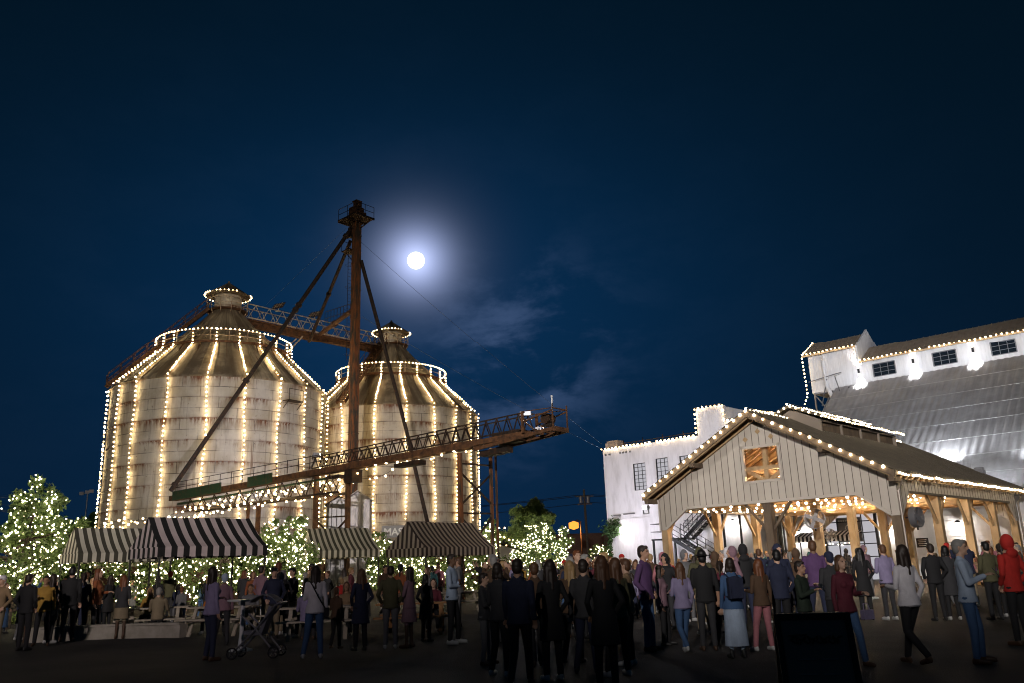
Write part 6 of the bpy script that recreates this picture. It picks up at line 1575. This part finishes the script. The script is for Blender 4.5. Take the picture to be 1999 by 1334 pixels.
NP = [
 (42, 1272, 1122, 170, 'man', 'black', 'black', 'short', 'dark brown', 'tall person in a black coat standing at the far left edge with back turned'),
 (92, 1258, 1122, 150, 'woman_coat', 'charcoal', 'black', 'long', 'dark brown', 'person with long dark hair and a charcoal coat, second standing figure from the left edge'),
 (128, 1256, 1108, 200, 'man_walk', 'black', 'charcoal', 'short', 'black', 'person walking in black next to the plaid looking rust red top at the left'),
 (152, 1250, 1120, 210, 'woman', 'navy', 'black', 'tail', 'dark brown', 'woman in navy with a ponytail left of the rust red top'),
 (181, 1248, 1112, 100, 'woman', 'rust', 'charcoal', 'long', 'auburn', 'woman in a rust red top with long auburn hair left of the low kerb wall'),
 (407, 1292, 1108, 140, 'woman', 'lavender', 'navy', 'long', 'dark brown', 'woman with long dark hair and greyish lavender top behind the bar table'),
 (432, 1262, 1122, 200, 'woman', 'mauve', 'charcoal', 'cap', 'pale blue', 'person in a pale blue cap just right of the woman with the lavender top'),
 (612, 1287, 1106, 195, 'woman', 'white', 'denim blue', 'long', 'dark brown', 'woman in a white top with black crossbody strap and long dark hair'),
 (655, 1268, 1148, 160, 'woman', 'brown', 'black', 'tail', 'chestnut', 'short person in a brown top right behind the woman with the crossbody bag'),
 (703, 1272, 1112, 215, 'woman_coat', 'navy', 'black', 'long', 'chestnut', 'woman in a dark navy coat with long chestnut hair left of the orange brown table'),
 (762, 1268, 1106, 190, 'man', 'olive', 'grey', 'short', 'dark brown', 'man in an olive jacket and pale grey trousers in front of the orange brown table'),
 (799, 1266, 1108, 250, 'woman_dress', 'mauve', 'mauve', 'long', 'dark brown', 'woman in a short mauve dress beside the man in the olive jacket'),
 (832, 1254, 1122, 150, 'woman_coat', 'black', 'black', 'bob', 'black', 'woman in a black coat with bobbed black hair left of the man in pale blue'),
 (884, 1259, 1083, 75, 'man_cross', 'pale blue', 'black', 'short', 'dark brown', 'tall man in a pale blue shirt with crossed arms looking right'),
 (948, 1300, 1120, 80, 'man_phone', 'charcoal', 'grey', 'short', 'dark brown', 'man in charcoal looking down at a phone right of the pale blue shirt'),
 (1018, 1345, 1092, 170, 'man_walk', 'navy', 'black', 'short', 'dark brown', 'large foreground man in a navy jacket, back turned, right of the man with the phone'),
 (978, 1322, 1100, 150, 'woman', 'charcoal', 'black', 'bob', 'dark brown', 'woman in charcoal with bobbed hair in the foreground between phone user and navy jacket'),
 (1050, 1306, 1099, 185, 'man_walk', 'brown', 'charcoal', 'short', 'chestnut', 'man in brown walking between the navy jacket and the long black coat'),
 (1150, 1318, 1093, 165, 'man_phone', 'charcoal', 'navy', 'short', 'dark brown', 'man in charcoal left of the biggest foreground woman, head bent'),
 (1213, 1322, 1090, 210, 'woman', 'olive', 'black', 'long', 'chestnut', 'woman in olive with long chestnut hair right behind the biggest foreground woman'),
 (1420, 1262, 1096, 160, 'woman', 'maroon', 'black', 'tail', 'dark brown', 'woman in maroon with a ponytail between the wide black hat and denim jacket'),
 (1640, 1262, 1078, 190, 'man_tee', 'charcoal', 'black', 'cap', 'navy', 'man in a navy cap and charcoal shirt behind the maroon sweater'),
 (1082, 1330, 1094, 200, 'woman_coat', 'black', 'black', 'long', 'dark brown', 'foreground woman with long dark hair and a long black coat beside the navy jacket'),
 (1122, 1296, 1096, 160, 'woman', 'brown', 'black', 'long', 'blond', 'woman with long blond hair and a brown top in the middle foreground'),
 (1188, 1348, 1086, 190, 'woman_coat', 'black', 'black', 'long', 'chestnut', 'biggest foreground woman in a black coat with long chestnut hair, her back turned'),
 (1232, 1300, 1092, 250, 'man', 'tan', 'black', 'short', 'chestnut', 'man in a tan jacket right of the biggest foreground woman'),
 (1270, 1273, 1066, 60, 'man', 'purple', 'denim blue', 'short', 'dark brown', 'tall man in a dark purple shirt in front of the left barn post'),
 (1300, 1262, 1104, 70, 'woman', 'mauve', 'black', 'long', 'dark brown', 'woman in mauve just right of the tall man by the left barn post'),
 (1340, 1276, 1099, 190, 'woman_walk', 'lavender', 'denim blue', 'long', 'chestnut', 'woman in a lavender cardigan with long chestnut hair below the barn stair'),
 (1386, 1272, 1077, 180, 'man_tee', 'black', 'charcoal', 'hat', 'black', 'man in a wide black hat and black shirt left of the denim skirt'),
 (1442, 1287, 1090, 185, 'woman_skirt', 'denim blue', 'pale blue', 'bob', 'dark brown', 'woman in a denim jacket and long pale blue skirt wearing a small backpack'),
 (1497, 1272, 1092, 200, 'woman', 'brown', 'pink', 'long', 'auburn', 'woman in a brown top and pink trousers right of the long pale skirt'),
 (1535, 1262, 1074, 180, 'man', 'navy', 'black', 'short', 'black', 'man in navy left of the boy with the phone'),
 (1583, 1290, 1096, 50, 'man_phone', 'dark green', 'black', 'short', 'dark brown', 'boy in a dark green sweater holding a phone behind the pavement sign'),
 (1606, 1232, 1056, 170, 'man_cross', 'purple', 'navy', 'short', 'chestnut', 'tall man in a purple shirt standing behind the boy with the phone'),
 (1668, 1304, 1084, 20, 'woman', 'maroon', 'denim blue', 'bob', 'chestnut', 'woman in a maroon sweater and blue jeans right of the pavement sign'),
 (1696, 1212, 1070, 180, 'woman_coat', 'black', 'black', 'long', 'black', 'slim woman in black with long black hair behind the maroon sweater'),
 (1742, 1212, 1064, 190, 'man_tee', 'lavender', 'charcoal', 'short', 'chestnut', 'man in a lavender shirt between the maroon sweater and the white sweatshirt'),
 (1793, 1300, 1064, 200, 'woman_walk', 'white', 'black', 'long', 'dark brown', 'woman in a white sweatshirt and black leggings striding away, long dark hair'),
 (1838, 1214, 1062, 180, 'man', 'black', 'black', 'short', 'dark brown', 'man in black right of the white sweatshirt'),
 (1866, 1212, 1066, 170, 'woman_coat', 'charcoal', 'black', 'bob', 'black', 'woman in charcoal with bobbed black hair left of the light blue sweater'),
 (1912, 1297, 1053, 60, 'man_phone', 'pale blue', 'denim blue', 'short', 'grey', 'grey haired man in a pale blue sweater and jeans near the right edge'),
 (1948, 1212, 1058, 190, 'man', 'olive', 'black', 'short', 'black', 'man in an olive coat just right of the pale blue sweater'),
 (1975, 1206, 1062, 170, 'woman_coat', 'brown', 'black', 'tail', 'dark brown', 'woman in a brown coat with a ponytail next to the red hood'),
 (2000, 1262, 1046, 200, 'hood', 'red', 'black', None, 'black', 'person in a bright red hooded top cut off by the right edge'),
]
made = {}
for i, a in enumerate(NP):
    made[a[9]] = near_person(*a, skin=0 if 'grey haired man' in a[9] else [0, 1, 0, 2, 0, 1, 3][i % 7], shoe=i % 3)
def attach(o, name, b, m):
    """a thing carried by a person stays a thing of its own"""
    return b.build(name, m, org=worldloc(o))
# crossbody strap and bag, backpack, purse, phones
def carried(key, nm, lab, cat, builder, m):
    o = made[key]; b = MB(); builder(b); M_ = Matrix.Rotation(o.rotation_euler.z, 3, 'Z'); s = o.scale.x; L0 = Vector(o.location)
    b.v = [tuple(L0+M_ @ (Vector(v)*s)) for v in b.v]; c = sum((Vector(v) for v in b.v), Vector((0, 0, 0)))/len(b.v); ob = b.build(nm, m, org=c); tag(ob, lab, cat); return ob
def strap_b(b):
    b.tube([(.12, .02, 1.46), (.06, .14, 1.38), (-.06, .15, 1.15), (-.2, .05, .93), (-.15, -.13, .98), (.0, -.165, 1.2), (.1, -.12, 1.4), (.12, .02, 1.46)], .014, 6, cap=False); b.box((-.225, .02, .86), (.09, .2, .17))
carried('woman in a white top with black crossbody strap and long dark hair', 'crossbody_bag', 'small black crossbody bag on the woman in the white top', 'bag', strap_b, CL['black'])
def pack_b(b):
    b.box((0, .20, 1.22), (.27, .13, .36)); b.box((0, .27, 1.14), (.2, .05, .18)); b.ico((0, .2, 1.39), .11, (1.1, .55, .5)); [b.tube([(s*.09, .14, 1.4), (s*.10, -.02, 1.475), (s*.11, -.125, 1.36), (s*.12, -.09, 1.1), (s*.12, .14, 1.06)], .017, 6) for s in (-1, 1)]
carried('woman in a denim jacket and long pale blue skirt wearing a small backpack', 'backpack', 'small navy backpack worn by the woman in the long pale skirt', 'bag', pack_b, CL['navy'])
def purse_b(b):
    b.box((.30, -.12, .80), (.20, .09, .15)); b.tube([(.24, -.12, .87), (.26, -.1, .97), (.34, -.1, .97), (.36, -.12, .87)], .009, 6)
carried('woman in a maroon sweater and blue jeans right of the pavement sign', 'purse', 'pale purse held by the woman in the maroon sweater', 'bag', purse_b, CL['lavender'])
ph_m = mat('phone_black', (.01, .01, .012), .3)
for key, lab in (('boy in a dark green sweater holding a phone behind the pavement sign', 'phone in the hand of the boy in dark green'), ('man in charcoal looking down at a phone right of the pale blue shirt', 'glowing phone held by the man in charcoal'), ('grey haired man in a pale blue sweater and jeans near the right edge', 'phone in the hand of the grey haired man')):
    def phb(b): b.box((-.085, -.42, 1.27), (.074, .012, .15), M=Matrix.Rotation(-.5, 3, 'X'))
    o = carried(key, 'phone', lab, 'phone', phb, ph_m)
scr = bulbmat('phone_screen_glow', (.8, .85, 1), 2.2)
def scb(b): b.box((-.085, -.411, 1.274), (.064, .004, .135), M=Matrix.Rotation(-.5, 3, 'X'))
o = made['man in charcoal looking down at a phone right of the pale blue shirt']; b = MB(); scb(b); M_ = Matrix.Rotation(o.rotation_euler.z, 3, 'Z'); b.v = [tuple(Vector(o.location)+M_ @ (Vector(v)*o.scale.x)) for v in b.v]
pho = [q for q in bpy.data.objects if q.name.startswith('phone') and q.get('label', '').startswith('glowing')][0]; b.build('screen', scr, pho)
# seated people at the picnic tables
SE = [
 (-8.25, 23.42, 180, 'sit', 'black', 'black', 'short', 'dark brown', 'man in a black jacket seated with his back turned under the black and pink tent'),
 (-8.9, 24.95, 0, 'sit_w', 'orange', 'charcoal', 'long', 'auburn', 'woman in orange seated facing us behind the man in the black jacket'),
 (-7.8, 24.9, 10, 'sit', 'grey', 'black', 'short', 'chestnut', 'man in grey seated facing us across from the man in the black jacket'),
 (-11.2, 26.05, 10, 'sit_w', 'mustard', 'black', 'long', 'blond', 'woman in mustard yellow seated at the leftmost picnic table'),
 (-10.3, 24.55, 190, 'sit', 'khaki', 'charcoal', 'short', 'grey', 'grey haired man in khaki seated at the leftmost picnic table with his back turned'),
 (-5.15, 20.86, 185, 'sit', 'lavender', 'charcoal', 'short', 'chestnut', 'man in a lavender shirt seated behind the pushchair with his back turned'),
 (-4.5, 22.3, 5, 'sit_w', 'tan', 'black', 'long', 'chestnut', 'woman in tan seated facing us behind the pushchair'),
 (-5.5, 22.35, -10, 'sit', 'teal', 'black', 'cap', 'orange', 'seated person in an orange cap and teal top behind the pushchair'),
 (-2.3, 22.75, 0, 'sit_w', 'maroon', 'black', 'bob', 'dark brown', 'woman in maroon seated behind the orange brown table'),
]
for i, (x, y, f_, kd, tp_, lg, hk, hc, lab) in enumerate(SE):
    # the seat front is at the hips; the model sits with its knees forward (-Y)
    person(x, y, facing(f_), kd, tp_, lg, hk, hc, lab, skin=i % 4, shoe=i % 3, near=False); occupied.append((x, y, .35))
# the crowd behind
rnd = random.Random(2024)
tops = ['black', 'charcoal', 'navy', 'dark green', 'maroon', 'red', 'rust', 'tan', 'cream', 'white', 'pale blue', 'denim blue', 'lavender', 'mauve', 'purple', 'grey', 'pink', 'mustard', 'orange', 'teal', 'olive', 'brown', 'khaki']
tw = [9, 6, 5, 2, 2.5, .8, 3.5, 4, 2, 1.5, 1.5, 3, 1.2, 2.5, 1.6, 4, 1.2, 1.5, .9, 1.2, 2.5, 5, 3]
legsC = ['black', 'denim blue', 'charcoal', 'navy', 'khaki', 'grey']
men = ['man', 'man_phone', 'man_cross', 'man_walk', 'man_tee', 'photo', 'hood']; wom = ['woman', 'woman_coat', 'woman_walk', 'woman_skirt', 'woman_dress', 'woman']
def blocked(x, y):
    for (ox, oy, r) in occupied:
        if (x-ox)**2+(y-oy)**2 < (r+.30)**2: return True
    return False
for v in vs5:
    for u in (.2, mid, WB-.2): p = W(u, v); occupied.append((p.x, p.y, .3))
def where(px, Y):
    d = 'far back' if Y > 36 else ('midway back' if Y > 25 else 'close behind the front row')
    if px < 250: a = 'near the cream tent'
    elif px < 530: a = 'below the black and pink tent'
    elif px < 750: a = 'below the olive tent'
    elif px < 970: a = 'below the brown tent'
    elif px < 1110: a = 'in front of the lone round tree'
    elif px < 1180: a = 'below the orange lamp'
    elif px < 1285: a = 'in front of the white wall'
    elif px < 1420: a = 'by the left barn post'
    elif px < 1560: a = 'by the middle barn post'
    elif px < 1740: a = 'by the right half of the barn gable'
    elif px < 1850: a = 'by the right corner post of the barn'
    else: a = 'by the long side of the barn'
    return d+' '+a
def crowd(n, xr, yr, grp, seed):
    rnd = random.Random(seed); k = 0; tries = 0
    while k < n and tries < 6000:
        tries += 1; px = rnd.uniform(*xr); t = rnd.random(); Y = yr[0]+(yr[1]-yr[0])*t
        p = at(px, 1110, Y)
        if blocked(p.x, p.y): continue
        fem = rnd.random() < .52; kd = rnd.choice(wom if fem else men); kd = 'man' if kd == 'hood' and rnd.random() < .6 else kd; tp_ = rnd.choices(tops, tw)[0]; lg = rnd.choice(legsC)
        hk = rnd.choice(['long', 'long', 'bob', 'tail', 'bun']) if fem else rnd.choice(['short', 'short', 'short', 'cap'])
        hc = rnd.choice(list(hairs)) if hk != 'cap' else rnd.choice(['black', 'navy', 'red', 'grey', 'white'])
        child = rnd.random() < .10; sc = rnd.uniform(.66, .78) if child else (rnd.uniform(.90, .99) if fem else rnd.uniform(.97, 1.07))
        who = 'child' if child else ('woman' if fem else 'man')
        hd = ('in a hood' if kd == 'hood' else ('in a %s cap' % hc if hk == 'cap' else {'long': 'with long %s hair', 'bob': 'with bobbed %s hair', 'tail': 'with a %s ponytail', 'bun': 'with a %s bun', 'short': 'with short %s hair'}[hk] % hc))
        lab = '%s in %s %s %s' % (who, tp_, hd, where(px, Y))
        if len(lab.split()) > 16 or lab in used_labels: continue
        occupied.append((p.x, p.y, .16)); person(p.x, p.y, radians(rnd.choice([180, 170, 200, 150, 90, -90, 0, 20, -30, 60])+rnd.uniform(-20, 20)), kd, tp_, lg, hk, hc, lab, scale=sc, skin=rnd.choice([0, 0, 1, 1, 2, 3]), shoe=rnd.randrange(3), group=grp); k += 1
crowd(36, (960, 1999), (18.5, 23), 'people in the evening crowd', 5)
crowd(75, (945, 1999), (23, 34), 'people in the evening crowd', 6)
crowd(54, (960, 1700), (34, 50), 'people in the evening crowd', 7)
crowd(26, (1500, 1999), (34, 43), 'people in the evening crowd', 8)
crowd(36, (0, 940), (22, 30), 'people in the evening crowd', 9)
crowd(17, (130, 960), (31, 36), 'people in the evening crowd', 10)
